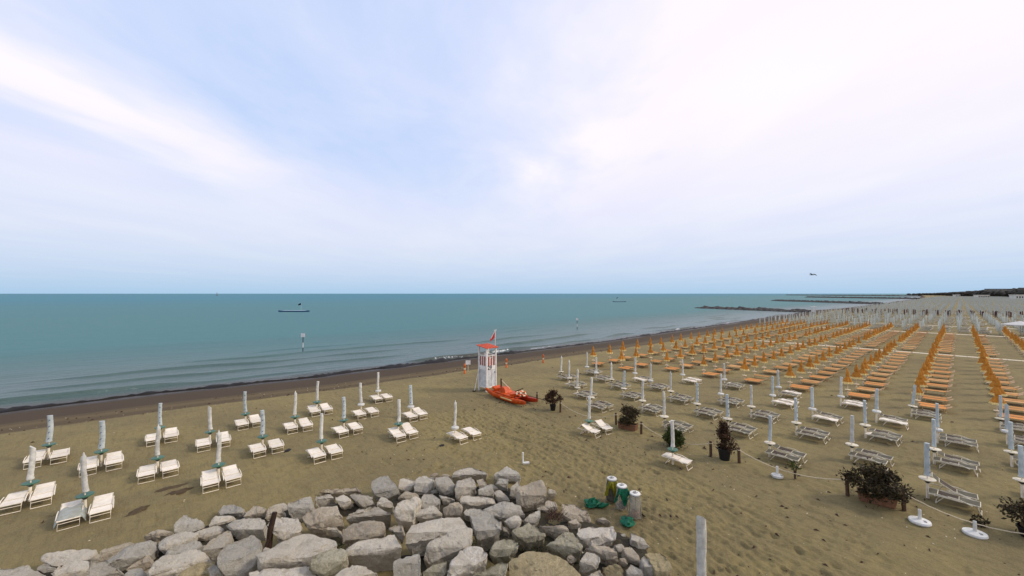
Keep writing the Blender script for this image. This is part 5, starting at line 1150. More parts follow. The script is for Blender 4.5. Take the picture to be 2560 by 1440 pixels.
ob('oar', MB().tube([(0.75, -1.2, 0.48), (1.15, -3.7, 0.42)], 0.03, 6).box((1.18, -3.85, 0.42), (0.14, 0.5, 0.03), rz=0.15).mesh('oar_long', M['dark_wood'], 40), boat)
for q, (bx, by, bz, rx) in enumerate(((-0.10, -1.30, 0.72, 0.5), (0.20, -1.50, 0.74, 0.65), (0.42, -1.15, 0.70, 0.4))):
    ring = [(0.24 * math.cos(a), 0.24 * math.sin(a), 0) for a in [2 * math.pi * j / 16 for j in range(16)]]
    me = MB().tube(ring, 0.075, 8, closed=True).mesh('lifebuoy', [M['boat_orange'], M['cream']], 60)
    me.polygons.foreach_set('material_index', [1 if ((i // 8) // 2) % 2 else 0 for i in range(len(me.polygons))])
    b_ = tag(ob('lifebuoy', me, None, (0, 0, 0)), 'orange and white lifebuoy, %s on the stern of the rescue boat' % ('nearest the tower', 'middle one', 'outermost one')[q], 'lifebuoy', 'lifebuoys on the boat')
    b_.rotation_euler = (rx, 0, 0.4 - 0.3 * q)
    ca, sa = math.cos(R(-4)), math.sin(R(-4)); b_.location = (23.0 + bx * ca - by * sa, 25.75 + bx * sa + by * ca, bz)

# ------------------------------------------------------------------ shore markers
bol = MB().lathe([(0.14, 0), (0.13, 0.18), (0.10, 0.22), (0.10, 0.78), (0.13, 0.82), (0.12, 0.98), (0.05, 1.12)], 12).mesh('shore_marker', M['orange_post'], 40)
band = MB().lathe([(0.106, 0.45), (0.108, 0.62)], 12).mesh('marker_band', M['cream'], 40)
for (x, y, w) in ((26.55, 37.4, 'left of the lifeguard tower'), (32.45, 37.0, 'right of the lifeguard tower'), (38.3, 36.4, 'farthest right, before the orange umbrellas')):
    build('shore_marker', [('body', bol, [('band', band)])], (x, y, sand_z1(x, y)), 0, 'small orange marker post on the wet sand, ' + w, 'marker post', 'orange shore markers')
build('notice_board', [('post', MB().tube([(0, 0, 0), (0, 0, 0.85)], 0.035, 6).mesh('notice_post', M['cream'], 40)), ('board', MB().box((0, 0, 1.02), (0.56, 0.04, 0.48)).mesh('notice_panel', M['white_paint']))],
      (27.6, 38.2, sand_z1(27.6, 38.2)), R(-38), 'small white notice board on a post at the edge of the wet sand', 'sign')

# ------------------------------------------------------------------ rope fence with posts and planters
posts = [(24.08, 23.6, 'leftmost, behind the bow of the rescue boat'), (23.39, 20.45, 'right of the small black pot'), (23.95, 15.9, 'left of the first planter box'), (23.53, 13.75, 'right of the first planter box'),
         (23.26, 9.34, 'left of the tall black pot'), (23.40, 7.94, 'right of the tall black pot'), (23.29, 3.45, 'left of the large planter box'), (23.45, 1.65, 'right of the large planter box')]
for i, (x, y, w) in enumerate(posts):
    m = MB(); m.lathe([(0.075, -0.2), (0.072, 0.78), (0.06, 0.82), (0.02, 0.825)], 10)
    o = build('fence_post', [('post', m.mesh('fence_post', M['dark_wood'], 40)), ('rope_loop', MB().tube([(0.085 * math.cos(a), 0.085 * math.sin(a), 0.70) for a in [k * math.pi / 5 for k in range(10)]], 0.018, 5, closed=True).mesh('rope_loop', M['rope'], 60))],
              (x, y, 0), 0, 'short dark wooden rope post, ' + w, 'post', 'posts of the rope fence')
    o.rotation_euler = (random.uniform(-.04, .04), random.uniform(-.04, .04), 0)
def rope(p, q, sag, label, zq=0.70):
    pts = []
    for i in range(25):
        u = i / 24; x = p[0] + (q[0] - p[0]) * u; y = p[1] + (q[1] - p[1]) * u
        pts.append((x, y, max(0.05, 0.70 + (zq - 0.70) * u - sag * 4 * u * (1 - u)) + 0.008 * math.sin(9 * i)))
    tag(ob('rope', MB().tube(pts, 0.019, 5).mesh('rope', M['rope'], 60)), label, 'rope', 'ropes of the fence')
rope(posts[1], posts[2], 0.55, 'sagging pale rope from the small black pot to the first planter box')
rope(posts[3], posts[4], 0.50, 'sagging pale rope passing behind the green bush')
rope(posts[5], posts[6], 0.42, 'sagging pale rope between the tall black pot and the large planter')
rope(posts[7], (23.9, -2.6), 0.48, 'pale rope running off to the right edge', 0.6)

def leaves(m, n, fn, size, upbias=0.3):
    for i in range(n):
        p = Vector(fn()); d = Vector((random.gauss(0, 1), random.gauss(0, 1), random.gauss(upbias, 0.8))).normalized()
        s = d.cross(Vector((random.gauss(0, 1), random.gauss(0, 1), random.gauss(0, 1)))).normalized()
        L = size * random.uniform(0.6, 1.3); w = L * 0.22
        mid = p + d * L * 0.5; nrm = d.cross(s) * (0.1 * L)
        m.add([p, mid + s * w + nrm, p + d * L, mid - s * w + nrm], [(0, 1, 2), (0, 2, 3)])
def bush(name, loc, label, cat, leafm, rx, ry, z0, z1, n, size, pot, shape='ball', stems=7, seed=0):
    random.seed(seed)
    root = empty(name, loc, 0.0, label, cat)
    clumps = []
    for i in range(16):
        a = random.uniform(0, 6.28); u = random.uniform(0.0, 1.0); rad = math.sqrt(random.uniform(0.05, 1))
        taper = (1.0 - 0.85 * u) if shape == 'cone' else math.sin(math.pi * (0.18 + 0.78 * u))
        clumps.append((rx * rad * taper * math.cos(a), ry * rad * taper * math.sin(a), z0 + (z1 - z0) * u))
    if shape == 'cone': clumps += [(random.uniform(-.06, .06), random.uniform(-.06, .06), z0 + (z1 - z0) * q / 6) for q in range(7)]
    def pick():
        c = random.choice(clumps); sg = min(rx, (z1 - z0)) * 0.17
        return (c[0] + random.gauss(0, sg), c[1] + random.gauss(0, sg), c[2] + random.gauss(0, sg * 0.9))
    m = MB(); leaves(m, n, pick, size); ob('foliage', m.mesh('foliage', M[leafm]), root)
    m = MB()
    for c in clumps[:max(stems, 3)]:
        m.tube([(random.uniform(-.04, .04), random.uniform(-.04, .04), max(0.0, z0 - 0.45)), (c[0] * 0.4, c[1] * 0.4, (z0 + c[2]) / 2), c], [0.022, 0.016, 0.007], 5)
    ob('stems', m.mesh('stems', M['bark'], 50), root)
    if pot:
        kind = pot[0]
        if kind == 'round':
            _, r, hgt = pot
            ob('pot', MB().lathe([(r * 0.72, 0), (r * 0.98, hgt - 0.05), (r * 1.07, hgt - 0.05), (r * 1.07, hgt), (r * 0.95, hgt), (r * 0.92, hgt - 0.08)], 18).mesh('pot', M['black_pot'], 40), root)
            ob('soil', MB().lathe([(0.001, hgt - 0.06), (r * 0.95, hgt - 0.06)], 14).mesh('soil', M['soil']), root)
        else:
            _, w, d_, hgt, rz = pot
            m = MB()
            for q in ((w, d_),):
                k = 0.88; t_ = 0.04
                o8 = [(-w/2*k, -d_/2*k, 0), (w/2*k, -d_/2*k, 0), (w/2*k, d_/2*k, 0), (-w/2*k, d_/2*k, 0), (-w/2, -d_/2, hgt), (w/2, -d_/2, hgt), (w/2, d_/2, hgt), (-w/2, d_/2, hgt)]
                i4 = [(-w/2+t_, -d_/2+t_, hgt), (w/2-t_, -d_/2+t_, hgt), (w/2-t_, d_/2-t_, hgt), (-w/2+t_, d_/2-t_, hgt)]
                b4 = [(p[0], p[1], hgt - 0.08) for p in i4]
                m.add(o8 + i4 + b4, [(3, 2, 1, 0), (0, 1, 5, 4), (1, 2, 6, 5), (2, 3, 7, 6), (3, 0, 4, 7), (4, 5, 9, 8), (5, 6, 10, 9), (6, 7, 11, 10), (7, 4, 8, 11), (8, 9, 13, 12), (9, 10, 14, 13), (10, 11, 15, 14), (11, 8, 12, 15)])
            me = m.mesh('planter_box', M['terracotta']); me.transform(Matrix.Rotation(rz, 4, 'Z')); bx = ob('planter_box', me, root)
            me = MB().box((0, 0, hgt + 0.004), (w + 0.03, d_ + 0.03, 0.001)).mesh('tmp', M['terracotta']); bpy.data.meshes.remove(me)
            me = MB().box((0, 0, hgt - 0.075), (w - 0.07, d_ - 0.07, 0.02)).mesh('soil', M['soil']); me.transform(Matrix.Rotation(rz, 4, 'Z')); ob('soil', me, root)
    return root
bush('potted_bush', (23.33, 21.15, 0), 'reddish brown bush in a small black pot next to the rescue boat', 'plant', 'leaf_red', 0.62, 0.62, 0.60, 1.35, 1500, 0.15, ('round', 0.24, 0.42), 'ball', 9, 3)
bush('planter_bush', (23.75, 14.85, 0), 'dark bush in a terracotta planter box beside the two raised cream loungers', 'plant', 'leaf_dark', 0.80, 0.80, 0.45, 1.30, 2300, 0.15, ('box', 1.25, 0.5, 0.42, R(100)), 'ball', 9, 5)
bush('green_bush', (23.0, 11.4, 0), 'low green bush behind the closed umbrella in the middle of the rope fence', 'plant', 'leaf_green', 0.66, 0.66, 0.18, 0.98, 2100, 0.16, ('round', 0.26, 0.25), 'ball', 7, 8)
bush('tall_potted_plant', (23.3, 8.64, 0), 'tall pointed brown plant in a big black pot', 'plant', 'leaf_red', 0.62, 0.62, 0.60, 1.85, 1700, 0.15, ('round', 0.33, 0.62), 'cone', 9, 12)
bush('planter_bush', (23.4, 2.5, 0), 'large dark bush in a terracotta planter box between two posts on the right', 'plant', 'leaf_dark', 0.92, 0.92, 0.42, 1.32, 3600, 0.16, ('box', 1.3, 0.5, 0.40, R(100)), 'ball', 10, 15)
bush('sapling', (23.46, 5.46, 0), 'thin bare sapling growing through the rope right of the white stand', 'plant', 'leaf_green', 0.32, 0.32, 0.35, 0.85, 110, 0.13, None, 'ball', 9, 18)
bush('small_plant', (24.1, -0.40, 0), 'tiny dark plant in the sand behind the rightmost white stand', 'plant', 'leaf_dark', 0.26, 0.26, 0.08, 0.30, 160, 0.12, None, 'ball', 5, 21)
bush('edge_bush', (24.3, -1.62, 0), 'dark bush cut off by the right edge of the picture', 'plant', 'leaf_dark', 0.7, 0.7, 0.3, 1.15, 1500, 0.15, ('round', 0.3, 0.35), 'ball', 7, 24)
random.seed(99)

# ------------------------------------------------------------------ round white umbrella feet without umbrellas
def stand(loc, lab, tilt=0.0, r=0.34):
    b_ = MB().lathe([(r * 0.92, 0.0), (r, 0.05), (r * 0.95, 0.11), (r * 0.35, 0.15), (0.06, 0.155)], 22).mesh('stand_base', M['white_plastic'], 40)
    tb = MB().lathe([(0.055, 0.15), (0.05, 0.52), (0.035, 0.52), (0.035, 0.3)], 12).mesh('stand_tube', M['white_plastic'], 40)
    cap = MB().box((-0.16, -0.08, 0.148), (0.10, 0.06, 0.03)).mesh('filler_cap', M['steel'])
    o = build('umbrella_stand', [('base', b_, [('filler_cap', cap)]), ('tube', tb)], loc, random.uniform(0, 3), lab, 'umbrella stand', 'empty white umbrella stands')
    o.rotation_euler[0] = tilt; return o
stand((23.03, 6.1, 0), 'empty round white umbrella stand left of the sapling under the rope', r=0.26)
stand((22.6, 1.15, 0), 'empty round white umbrella stand right of the large planter box')
stand((22.98, -0.28, 0), 'empty round white umbrella stand nearest the right edge')
build('short_white_pipe', [('tube', MB().tube([(0, 0, 0), (0, 0, 0.58)], 0.045, 8).mesh('pipe', M['white_plastic'], 40)), ('foot', MB().box((0.16, -0.05, 0.04), (0.34, 0.14, 0.08)).mesh('pipe_foot', M['white_plastic']))],
      (14.85, 15.6, 0), R(-30), 'short white L-shaped pipe standing alone on the sand behind the rocks', 'pipe')

# ------------------------------------------------------------------ litter bins
def crumple(rx, ry, rz, seed, n=14, rows=9, amp=0.22):
    rr = random.Random(seed); vs = []; fs = []
    for i in range(rows):
        v = math.pi * i / (rows - 1)
        for j in range(n):
            a = 2 * math.pi * j / n
            k = 1 + rr.uniform(-amp, amp)
            vs.append((rx * k * math.sin(v) * math.cos(a), ry * k * math.sin(v) * math.sin(a), rz * (1 - math.cos(v)) * 0.5 * k))
    for i in range(rows - 1):
        for j in range(n): fs.append((i * n + j, i * n + (j + 1) % n, (i + 1) * n + (j + 1) % n, (i + 1) * n + j))
    return MB().add(vs, fs)
def hanging(seed, w, hgt):
    """a loose bag hanging over the rim, with folds"""
    rr = random.Random(seed); vs = []; fs = []; n = 14; rows = 7
    for i in range(rows):
        u = i / (rows - 1)
        for j in range(n):
            v = j / (n - 1) - 0.5
            rad = 0.21 + 0.13 * math.sin(u * 2.2) + 0.055 * math.sin(j * 2.4 + seed) * (0.3 + u) + rr.uniform(-.025, .025)
            a = -2.2 + v * w * (1 + 0.35 * u)
            vs.append((rad * math.cos(a), rad * math.sin(a), 0.97 - u * hgt * (0.75 + 0.35 * math.sin(j * 0.9 + seed)) + 0.06 * math.sin(j * 2.7) * u))
    for i in range(rows - 1):
        for j in range(n - 1): fs.append((i * n + j, i * n + j + 1, (i + 1) * n + j + 1, (i + 1) * n + j))
    return MB().add(vs, fs)
def bin_(loc, lab, bagm, clear_m, seed):
    r = empty('litter_bin', loc, 0.0, lab, 'litter bin', 'litter bins by the rocks')
    ring = [(0.205 * math.cos(a), 0.205 * math.sin(a), 0.97) for a in [2 * math.pi * j / 18 for j in range(18)]]
    ob('rim', MB().tube(ring, 0.02, 6, closed=True).mesh('bin_rim', M['steel'], 60), r)
    lid = ob('lid', MB().lathe([(0.20, 0.985), (0.21, 1.0), (0.20, 1.02), (0.10, 1.035), (0.001, 1.035)], 22).mesh('bin_lid', M['white_plastic'], 40), r)
    arc = [(0.10 * math.cos(a) , 0.07 * math.sin(a), 1.038) for a in [0.4 + 5.2 * j / 14 for j in range(15)]]
    ob('lid_symbol', MB().tube(arc, 0.012, 4).box((0.0, 0.0, 1.038), (0.11, 0.03, 0.012)).mesh('lid_symbol', M['black_paint']), lid)
    for k in range(3):
        a = 0.5 + 2.094 * k
        ob('leg', MB().tube([(0.2 * math.cos(a), 0.2 * math.sin(a), 0.97), (0.29 * math.cos(a), 0.29 * math.sin(a), 0.0)], 0.014, 6).mesh('bin_leg', M['steel'], 40), r)
    rr = random.Random(seed); n = 16; vs = []; fs = []; prof = [(0.20, 0.95), (0.225, 0.75), (0.235, 0.5), (0.245, 0.25), (0.22, 0.08), (0.10, 0.04)]
    for (q, z) in prof:
        for j in range(n):
            a = 2 * math.pi * j / n; k = q * (1 + 0.07 * math.sin(5 * a + seed) + rr.uniform(-.05, .05)); vs.append((k * math.cos(a), k * math.sin(a), z))
    for i in range(len(prof) - 1):
        for j in range(n): fs.append((i * n + j, i * n + (j + 1) % n, (i + 1) * n + (j + 1) % n, (i + 1) * n + j))
    ob('bag', MB().add(vs, fs).mesh('bin_bag', clear_m, 60), r)
    if clear_m is not M['bag_dark']: ob('bag_waste', crumple(0.17, 0.17, 0.26, seed + 2).mesh('bag_waste', M['terracotta'] if seed == 3 else M['bag_dark'], 50), r).location = (0, 0, 0.05)
    if bagm: ob('loose_bag', hanging(seed, 1.9, 0.62).mesh('loose_bag', bagm, 50), r)
    return r
bin_((15.0, 10.18, 0), 'litter bin with a yellow bag hanging over its rim, farthest of three', M['bag_yellow'], M['bag_dark'], 1)
bin_((14.75, 9.52, 0), 'litter bin with a bright green bag hanging over its rim, middle of three', M['bag_green'], M['bag_clear'], 2)
bin_((14.58, 8.80, 0), 'litter bin with a clear plastic bag and white lid, nearest of three', None, M['bag_clear'], 3)
gb = crumple(0.34, 0.24, 0.30, 8, amp=0.3); tail = crumple(0.26, 0.10, 0.16, 9, amp=0.35)
build('green_bag', [('bag', gb.mesh('green_bag', M['bag_green'], 45)), ('bag_tail', MB().add([(p[0] + 0.36, p[1] - 0.22, p[2]) for p in tail.v], tail.f).mesh('bag_tail', M['bag_green'], 45))],
      (14.02, 10.5, 0), R(-20), 'crumpled green plastic bag on the sand between the rocks and bins', 'bag')
gb = crumple(0.30, 0.26, 0.24, 18, amp=0.32)
build('green_bag', [('bag', gb.mesh('green_bag', M['bag_green'], 45))], (13.92, 8.75, 0), 0.6, 'crumpled green plastic bag at the foot of the nearest bin', 'bag')

# ------------------------------------------------------------------ things among the boulders
def at(s, t, z): return (s, t, z)
lg = MB(); lg.tube([(0, 0, -0.55), (0.06, 0.05, 0.1), (0.20, 0.10, 0.62)], [0.10, 0.10, 0.085], 8); lg.tube([(0.05, 0.03, -0.1), (-0.25, -0.2, -0.6)], [0.06, 0.05], 6)
DRIFT = (3.17, 16.0, 0.75)
tag(ob('driftwood_log', lg.mesh('driftwood_log', M['driftwood'], 50), None, DRIFT), 'dark driftwood log stuck upright between the boulders', 'log')
random.seed(41)
m = MB()
for i in range(150):
    a = random.uniform(0, 6.28); L = random.uniform(0.12, 0.34); b0 = Vector((random.gauss(0, .17), random.gauss(0, .14), random.uniform(0, .08)))
    m.tube([b0, b0 + Vector((math.cos(a) * L * .7, math.sin(a) * L * .7, random.uniform(0.02, L * .9)))], [0.012, 0.004], 4)
TUFT = (11.11, 10.03, 0.80)
tag(ob('dry_tuft', m.mesh('dry_tuft', M['dry_twig']), None, TUFT), 'dry brown twiggy plant growing on top of the boulders', 'plant', kind='stuff')
for k, (x, y, z, r_, lab) in enumerate(((8.95, 11.3, 0.32, 0.55, 'dark green moss in the gap right of the heart-shaped boulder'), (9.9, 9.97, 0.32, 0.6, 'dark moss in the gap behind the wide sandy-topped boulder'),
                                       (4.5, 13.67, 0.55, 0.35, 'green weeds on the mossy boulder below the largest slab'))):
    m = MB()
    leaves(m, 500, lambda: (random.gauss(0, r_ * .5), random.gauss(0, r_ * .4), abs(random.gauss(0, .10))), 0.07, 0.8)
    tag(ob('moss', m.mesh('moss', M['moss']), None, (x, y, z)), lab, 'moss', kind='stuff')

# ------------------------------------------------------------------ things out at sea
def sea_sign(x, y, lab, w):
    r = empty('sea_sign', (x, y, SEA_Z), R(-42), lab, 'sign', 'depth signs standing in the water')
    for z0, z1, mt in ((-1, 0.75, 'navy'), (0.75, 1.55, 'white_paint'), (1.55, 2.45, 'navy')):
        ob('pole_band', MB().tube([(0, 0, z0), (0, 0, z1)], 0.065, 8).mesh('pole_band', M[mt], 40), r)
    p = ob('board', MB().box((0, -0.04, 2.75), (w, 0.06, 0.60)).mesh('sea_board', M['white_paint']), r)
    ob('board_frame', MB().box((0, 0.0, 2.75), (w + 0.06, 0.03, 0.66)).mesh('board_frame', M['steel']), p)
sea_sign(18.8, 71.5, 'white sign board on a banded pole in the water at left', 0.62)
sea_sign(84.3, 67.8, 'white sign board on a banded pole in the water right of the tower', 0.50)
def raft(p, q, lab, flagz, fu):
    c = ((p[0] + q[0]) / 2, (p[1] + q[1]) / 2); L = math.hypot(q[0] - p[0], q[1] - p[1]); a = math.atan2(q[1] - p[1], q[0] - p[0])
    r = empty('floating_raft', (c[0], c[1], SEA_Z), a, lab, 'raft', 'bathing rafts')
    n = 12; m = MB(); vs = []; fs = []
    for i in range(n + 1):
        u = i / n * 2 - 1; w = 1.3 * (1 - abs(u) ** 6 * 0.6); lift = 0.25 * abs(u) ** 5
        vs += [(u * L / 2, -w, 0.55 + lift), (u * L / 2, w, 0.55 + lift), (u * L / 2, w * 0.8, -0.2 + lift), (u * L / 2, -w * 0.8, -0.2 + lift)]
    for i in range(n):
        for j in range(4): fs.append((i * 4 + j, i * 4 + (j + 1) % 4, (i + 1) * 4 + (j + 1) % 4, (i + 1) * 4 + j))
    fs += [(0, 1, 2, 3), (n * 4 + 3, n * 4 + 2, n * 4 + 1, n * 4)]
    ob('float', m.add(vs, fs).mesh('raft_float', M['raft_blue'], 40), r)
    ob('deck', MB().box((0, 0, 0.62), (L * 0.72, 2.2, 0.14)).mesh('raft_deck', M['raft_top']), r)
    ob('flagpole', MB().tube([(fu * L, 1.0, 0.5), (fu * L, 1.0, flagz)], 0.05, 5).mesh('raft_pole', M['raft_top'], 40), r)
    m = MB(); m.add([(fu * L, 1.0, flagz), (fu * L, 1.03, flagz - 1.0), (fu * L - 1.7, 1.2, flagz - 1.35), (fu * L - 1.5, 1.15, flagz - 0.5),
                     (fu * L, 1.06, flagz), (fu * L, 1.09, flagz - 1.0), (fu * L - 1.7, 1.26, flagz - 1.35), (fu * L - 1.5, 1.21, flagz - 0.5)], [(0, 1, 2, 3), (7, 6, 5, 4), (0, 3, 7, 4), (1, 5, 6, 2), (2, 6, 7, 3)])
    ob('flag', m.mesh('raft_flag', M['navy']), r)
raft((50.9, 238.0), (62.7, 227.5), 'long blue bathing raft with a dark flag floating left of the tower', 4.6, 0.20)
raft((394.9, 265.9), (406.1, 255.8), 'distant flat bathing raft with a flag floating near the groynes', 5.2, -0.1)
def sailboat(x, y, hgt, sail, lab):
    r = empty('sailboat', (x, y, SEA_Z), R(40), lab, 'sailboat', 'sailing boats on the horizon')
    L = hgt * 0.7
    n = 8; vs = []; fs = []
    for i in range(n + 1):
        u = i / n * 2 - 1; w = 0.16 * L * (1 - abs(u) ** 2.5) + 0.02
        vs += [(u * L / 2, -w, 0.11 * L), (u * L / 2, w, 0.11 * L), (u * L / 2 * 0.9, 0, -0.03 * L)]
    for i in range(n):
        for j in range(3): fs.append((i * 3 + j, i * 3 + (j + 1) % 3, (i + 1) * 3 + (j + 1) % 3, (i + 1) * 3 + j))
    ob('hull', MB().add(vs, fs).mesh('sail_hull', M[sail], 40), r)
    ob('mast', MB().tube([(0, 0, 0), (0, 0, hgt)], 0.012 * hgt, 5).mesh('mast', M[sail], 40), r)
    for (nm, x1, zt) in (('mainsail', -L * 0.42, hgt * 0.97), ('jib', L * 0.45, hgt * 0.8)):
        ob(nm, MB().add([(0, 0, hgt * 0.14), (x1, 0.1, hgt * 0.14), (0, 0, zt), (x1 * .45, 0.06 * L, hgt * .4), (0, .12, hgt * 0.14), (x1, .22, hgt * 0.14), (0, .12, zt)], [(0, 1, 3), (1, 2, 3), (2, 0, 3), (4, 6, 5), (0, 4, 5, 1), (1, 5, 6, 2)]).mesh(nm, M[sail]), r)
sailboat(233, 2250, 17, 'grey_sail', 'tiny dark sailing boat on the horizon at left')
sailboat(1650, 1560, 11, 'grey_sail', 'tiny dark sailing boat on the horizon right of centre')
sailboat(1840, 1580, 12, 'white_paint', 'tiny white sailing boat on the horizon right of centre')

# rock groynes: heaps of stone running out from the beach
def groyne(p, q, w, hgt, lab, nseg):
    P0 = Vector((p[0], p[1])); Q0 = Vector((q[0], q[1])); d = (Q0 - P0); L = d.length; d.normalize(); nrm = Vector((-d.y, d.x))
    U = np.linspace(0, L, nseg); K = 13; vs = []; fs = []
    for i, u in enumerate(U):
        endf = min(1.0, (L - u) / (w * 1.2) + 0.05)
        for j in range(K):
            v = j / (K - 1) * 2 - 1
            hh = hgt * max(0, 1 - abs(v) ** 1.6) * endf
            blk = float(vnoise(np.array([u / 1.7 + 3.1]), np.array([v * w / 1.7 + 7]), 7)[0]) - 0.35
            blk2 = float(vnoise(np.array([u / 0.8]), np.array([v * w / 0.8]), 9)[0]) - 0.5
            z = SEA_Z - 0.6 + (hh + 0.6) * (0.75 + 0.55 * blk) + 0.35 * blk2
            o2 = P0 + d * (u + random.uniform(-.3, .3)) + nrm * (v * w * 0.5 * (0.5 + 0.5 * endf) + random.uniform(-.2, .2))
            vs.append((o2.x, o2.y, z if abs(v) < 0.99 else SEA_Z - 1.0))
    for i in range(nseg - 1):
        for j in range(K - 1): fs.append((i * K + j, (i + 1) * K + j, (i + 1) * K + j + 1, i * K + j + 1))
    tag(ob('rock_groyne', MB().add(vs, fs).mesh('rock_groyne', M['groyne'])), lab, 'groyne', 'rock groynes along the beach')
groyne((247.5, 50.0), (267.8, 117.6), 7.0, 1.7, 'nearest dark rock groyne running out into the sea', 110)
groyne((477, 46.0), (611, 167.0), 9.0, 2.2, 'second rock groyne from the nearest', 130)
groyne((968, 48.0), (1220, 260.0), 12, 3.2, 'third rock groyne from the nearest', 140)
groyne((1936, 90.0), (2813, 694.0), 18, 4.2, 'farthest rock groyne as a thin line at the horizon', 150)

# second lifeguard tower far away on the beach
r = empty('distant_lifeguard_tower', (186, 37.0, 0), R(14), 'small distant white lifeguard tower in front of the nearest groyne', 'tower')
for (x, y) in ((-.6, -.6), (.6, -.6), (.6, .6), (-.6, .6)): ob('post', MB().box((x, y, 2.0), (0.14, 0.14, 4.0)).mesh('far_post', M['white_paint']), r)
ob('cabin', MB().box((0, 0, 2.6), (1.15, 1.15, 1.1)).mesh('far_cabin', M['white_paint']), r)
ob('roof', MB().box((0, 0, 4.08), (1.8, 1.8, 0.12)).mesh('far_roof', M['white_paint']), r)

# gull
root = empty('gull', (46.4, 9.3, 10.77), R(-20), 'dark gull gliding above the horizon at right', 'bird')
def wing(sg):
    vs = []; fs = []
    prof = [(0.0, 0.0, 0.13), (0.16, 0.09, 0.15), (0.32, 0.07, 0.13), (0.48, 0.0, 0.09), (0.60, -0.06, 0.02)]
    if sg < 0: prof = [(0.0, 0.0, 0.13), (0.10, 0.05, 0.14), (0.22, 0.13, 0.12), (0.34, 0.15, 0.08), (0.42, 0.14, 0.02)]
    for (x, z, c) in prof: c *= 0.7; vs += [(sg * x, c * 0.5, z), (sg * x, -c * 0.5 - x * .12, z), (sg * x, 0, z + 0.012)]
    for i in range(4):
        for j in range(3): fs.append((i * 3 + j, i * 3 + (j + 1) % 3, (i + 1) * 3 + (j + 1) % 3, (i + 1) * 3 + j))
    return MB().add(vs, fs).mesh('wing', M['gull'], 40)
ob('body', MB().tube([(0.05, -0.24, -0.01), (0.02, -0.12, -0.01), (0, 0.05, 0), (-.01, 0.18, 0.01), (-.01, 0.25, 0.015)], [0.008, 0.032, 0.042, 0.03, 0.01], 8).mesh('gull_body', M['gull'], 50), root)
ob('wing', wing(1), root); ob('wing', wing(-1), root)

# ------------------------------------------------------------------ far shore: dark wood, buildings
random.seed(5)
def cam_xy(px, depth):            # a bearing given as tangent from the view axis, and the depth along it
    x = px * depth
    return (0.7426 * x + 0.6697 * depth, -0.6697 * x + 0.7426 * depth)
m = MB(); vs = []; fs = []; ico = bmesh.new(); bmesh.ops.create_icosphere(ico, subdivisions=2, radius=1.0)
iv = [v.co.copy() for v in ico.verts]; ifc = [tuple(v.index for v in f.verts) for f in ico.faces]; ico.free()
prof_t = [0.98, 1.04, 1.10, 1.17, 1.20, 1.25, 1.27, 1.45]; prof_p = [0.6, 1.5, 4.5, 9.0, 8.5, 13.0, 15.0, 20.0]
for i in range(420):
    tx = random.uniform(0.98, 1.42); depth = float(np.interp(tx, [0.98, 1.1, 1.27, 1.42], [2600, 1500, 820, 650])) + random.uniform(-40, 160)
    hgt = 9.0 + float(np.interp(tx, prof_t, prof_p)) / 1010 * depth
    hgt *= random.uniform(0.80, 1.03)
    c = cam_xy(tx, depth); w = hgt * random.uniform(0.5, 0.9)
    sd = random.random() * 50
    vv = [(c[0] + p.x * w * (1 + .25 * math.sin(5 * p.y + sd)), c[1] + p.y * w * (1 + .25 * math.sin(4 * p.z + sd)), hgt * (0.5 + 0.5 * p.z * (1 + 0.14 * math.sin(6 * p.x + sd + 4 * p.y)))) for p in iv]
    m.add(vv, ifc)
tag(ob('far_wood', m.mesh('far_wood', M['leaf_far'])), 'dark wood along the far shore at the right horizon', 'wood', kind='stuff')
def building(tx, depth, w, d_, z0, z1, mat, lab, nwin):
    c = cam_xy(tx, depth)
    r = empty('building', (c[0], c[1], 0), R(-42), lab, 'building')
    ob('wall', MB().box((0, 0, z1 / 2), (w, d_, z1)).mesh('building_wall', M[mat]), r)
    ob('roof', MB().box((0, 0, z1 + 0.25), (w + 1, d_ + 1, 0.5)).mesh('building_roof', M[mat]), r)
    for k in range(nwin):
        x = -w / 2 + w * (k + 0.5) / nwin
        ob('window', MB().box((x, -d_ / 2 - 0.05, z0 + (z1 - z0) * 0.55), (w / nwin * 0.5, 0.2, (z1 - z0) * 0.35)).mesh('window', M['window']), r)
building(1.187, 1350, 32, 14, 15, 24.8, 'building_grey', 'grey block rising above the far wood, left one', 5)
building(1.215, 1300, 34, 14, 15, 24.2, 'building_grey', 'grey block rising above the far wood, right one', 5)
building(1.252, 600, 16, 8, 0, 7.0, 'building_white', 'low white building in front of the far wood at the right edge', 4)
building(1.162, 780, 22, 8, 0, 6.0, 'building_white', 'long low white building in front of the far wood', 6)
building(1.10, 1050, 12, 7, 0, 6.0, 'building_white', 'small white hut in front of the far wood, left of the long one', 2)

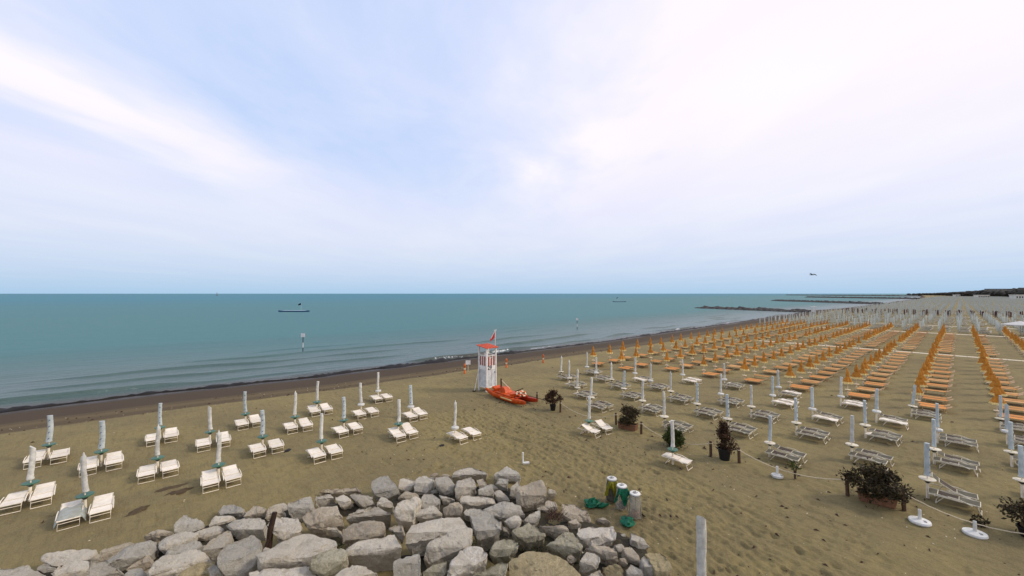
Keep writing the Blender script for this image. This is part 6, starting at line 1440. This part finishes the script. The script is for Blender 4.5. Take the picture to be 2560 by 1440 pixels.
# dug-over patches and tufts of weed on the dry sand
random.seed(77)
for k, (x, y, r_, lab) in enumerate(((0.78, 24.55, 0.42, 'dark patch of dug sand right of the pair under the second umbrella'), (1.05, 23.8, 0.38, 'narrow dark scuff in the sand behind the rocks at left'), (-0.2, 22.9, 0.30, 'faint dark scuff in the sand right of the sheeted lounger'),
                                    (6.05, 26.0, 0.22, 'small clump of weed beside the second row loungers'), (13.0, 20.6, 0.20, 'small clump of weed left of the lone pair of loungers'), (15.9, 36.2, 0.35, 'dark weed near the wet sand behind the last umbrella'))):
    vs = [(0, 0, 0.05)]; fs = []; n = 16
    for ring, (q, z) in enumerate(((0.5, 0.045), (1.0, -0.01))):
        for j in range(n):
            a = 2 * math.pi * j / n; rr_ = r_ * q * random.uniform(0.6, 1.25); vs.append((rr_ * 1.5 * math.cos(a), rr_ * 0.7 * math.sin(a), z + random.uniform(-.015, .015) * (1 - ring)))
    for j in range(n): fs += [(0, 1 + j, 1 + (j + 1) % n), (1 + j, 1 + n + j, 1 + n + (j + 1) % n, 1 + (j + 1) % n)]
    tag(ob('scuffed_sand', MB().add(vs, fs).mesh('scuffed_sand', M['wet_patch'] if k < 3 else M['weed'], 60), None, (x, y, sand_z1(x, y) + 0.01), random.uniform(0, 1)), lab, 'sand patch')

# shells, twigs and bits of weed strewn over the sand
random.seed(123)
m = MB()
def bit(x, y, L, flat):
    z = sand_z1(x, y) if not (9 < x < 25 and -4 < y < 26) else sand_z1(x, y) - 0.01
    a = random.uniform(0, 6.28); w = L * (0.22 if flat else 0.55); hgt = L * 0.3
    c, s_ = math.cos(a), math.sin(a)
    P = [(-L / 2, 0, 0), (0, w / 2, 0), (L / 2, 0, 0), (0, -w / 2, 0), (0, 0, hgt)]
    m.add([(x + p[0] * c - p[1] * s_, y + p[0] * s_ + p[1] * c, z + 0.012 + p[2]) for p in P], [(0, 1, 4), (1, 2, 4), (2, 3, 4), (3, 0, 4)])
mats = []
for i in range(1500):
    r_ = random.random()
    if r_ < 0.45: x, y = random.uniform(9, 25), random.uniform(-4, 26)
    elif r_ < 0.75: x = random.uniform(-10, 60); y = float(tw(x)) - random.choice((10.3, 8.3, 9.5)) + random.gauss(0, 0.4)
    else: x, y = random.uniform(-8, 45), random.uniform(-3, 38)
    k = random.random(); n0 = len(m.f)
    bit(x, y, random.uniform(0.03, 0.10) if k < 0.7 else random.uniform(0.10, 0.28), k > 0.55)
    mats += [0 if k < 0.3 else 1] * (len(m.f) - n0)
me = m.mesh('beach_litter', [M['cream'], M['dry_twig']]); me.polygons.foreach_set('material_index', np.array(mats, dtype=np.int32))
tag(ob('beach_litter', me), 'shells, twigs and scraps of weed strewn over the sand', 'litter', kind='stuff')
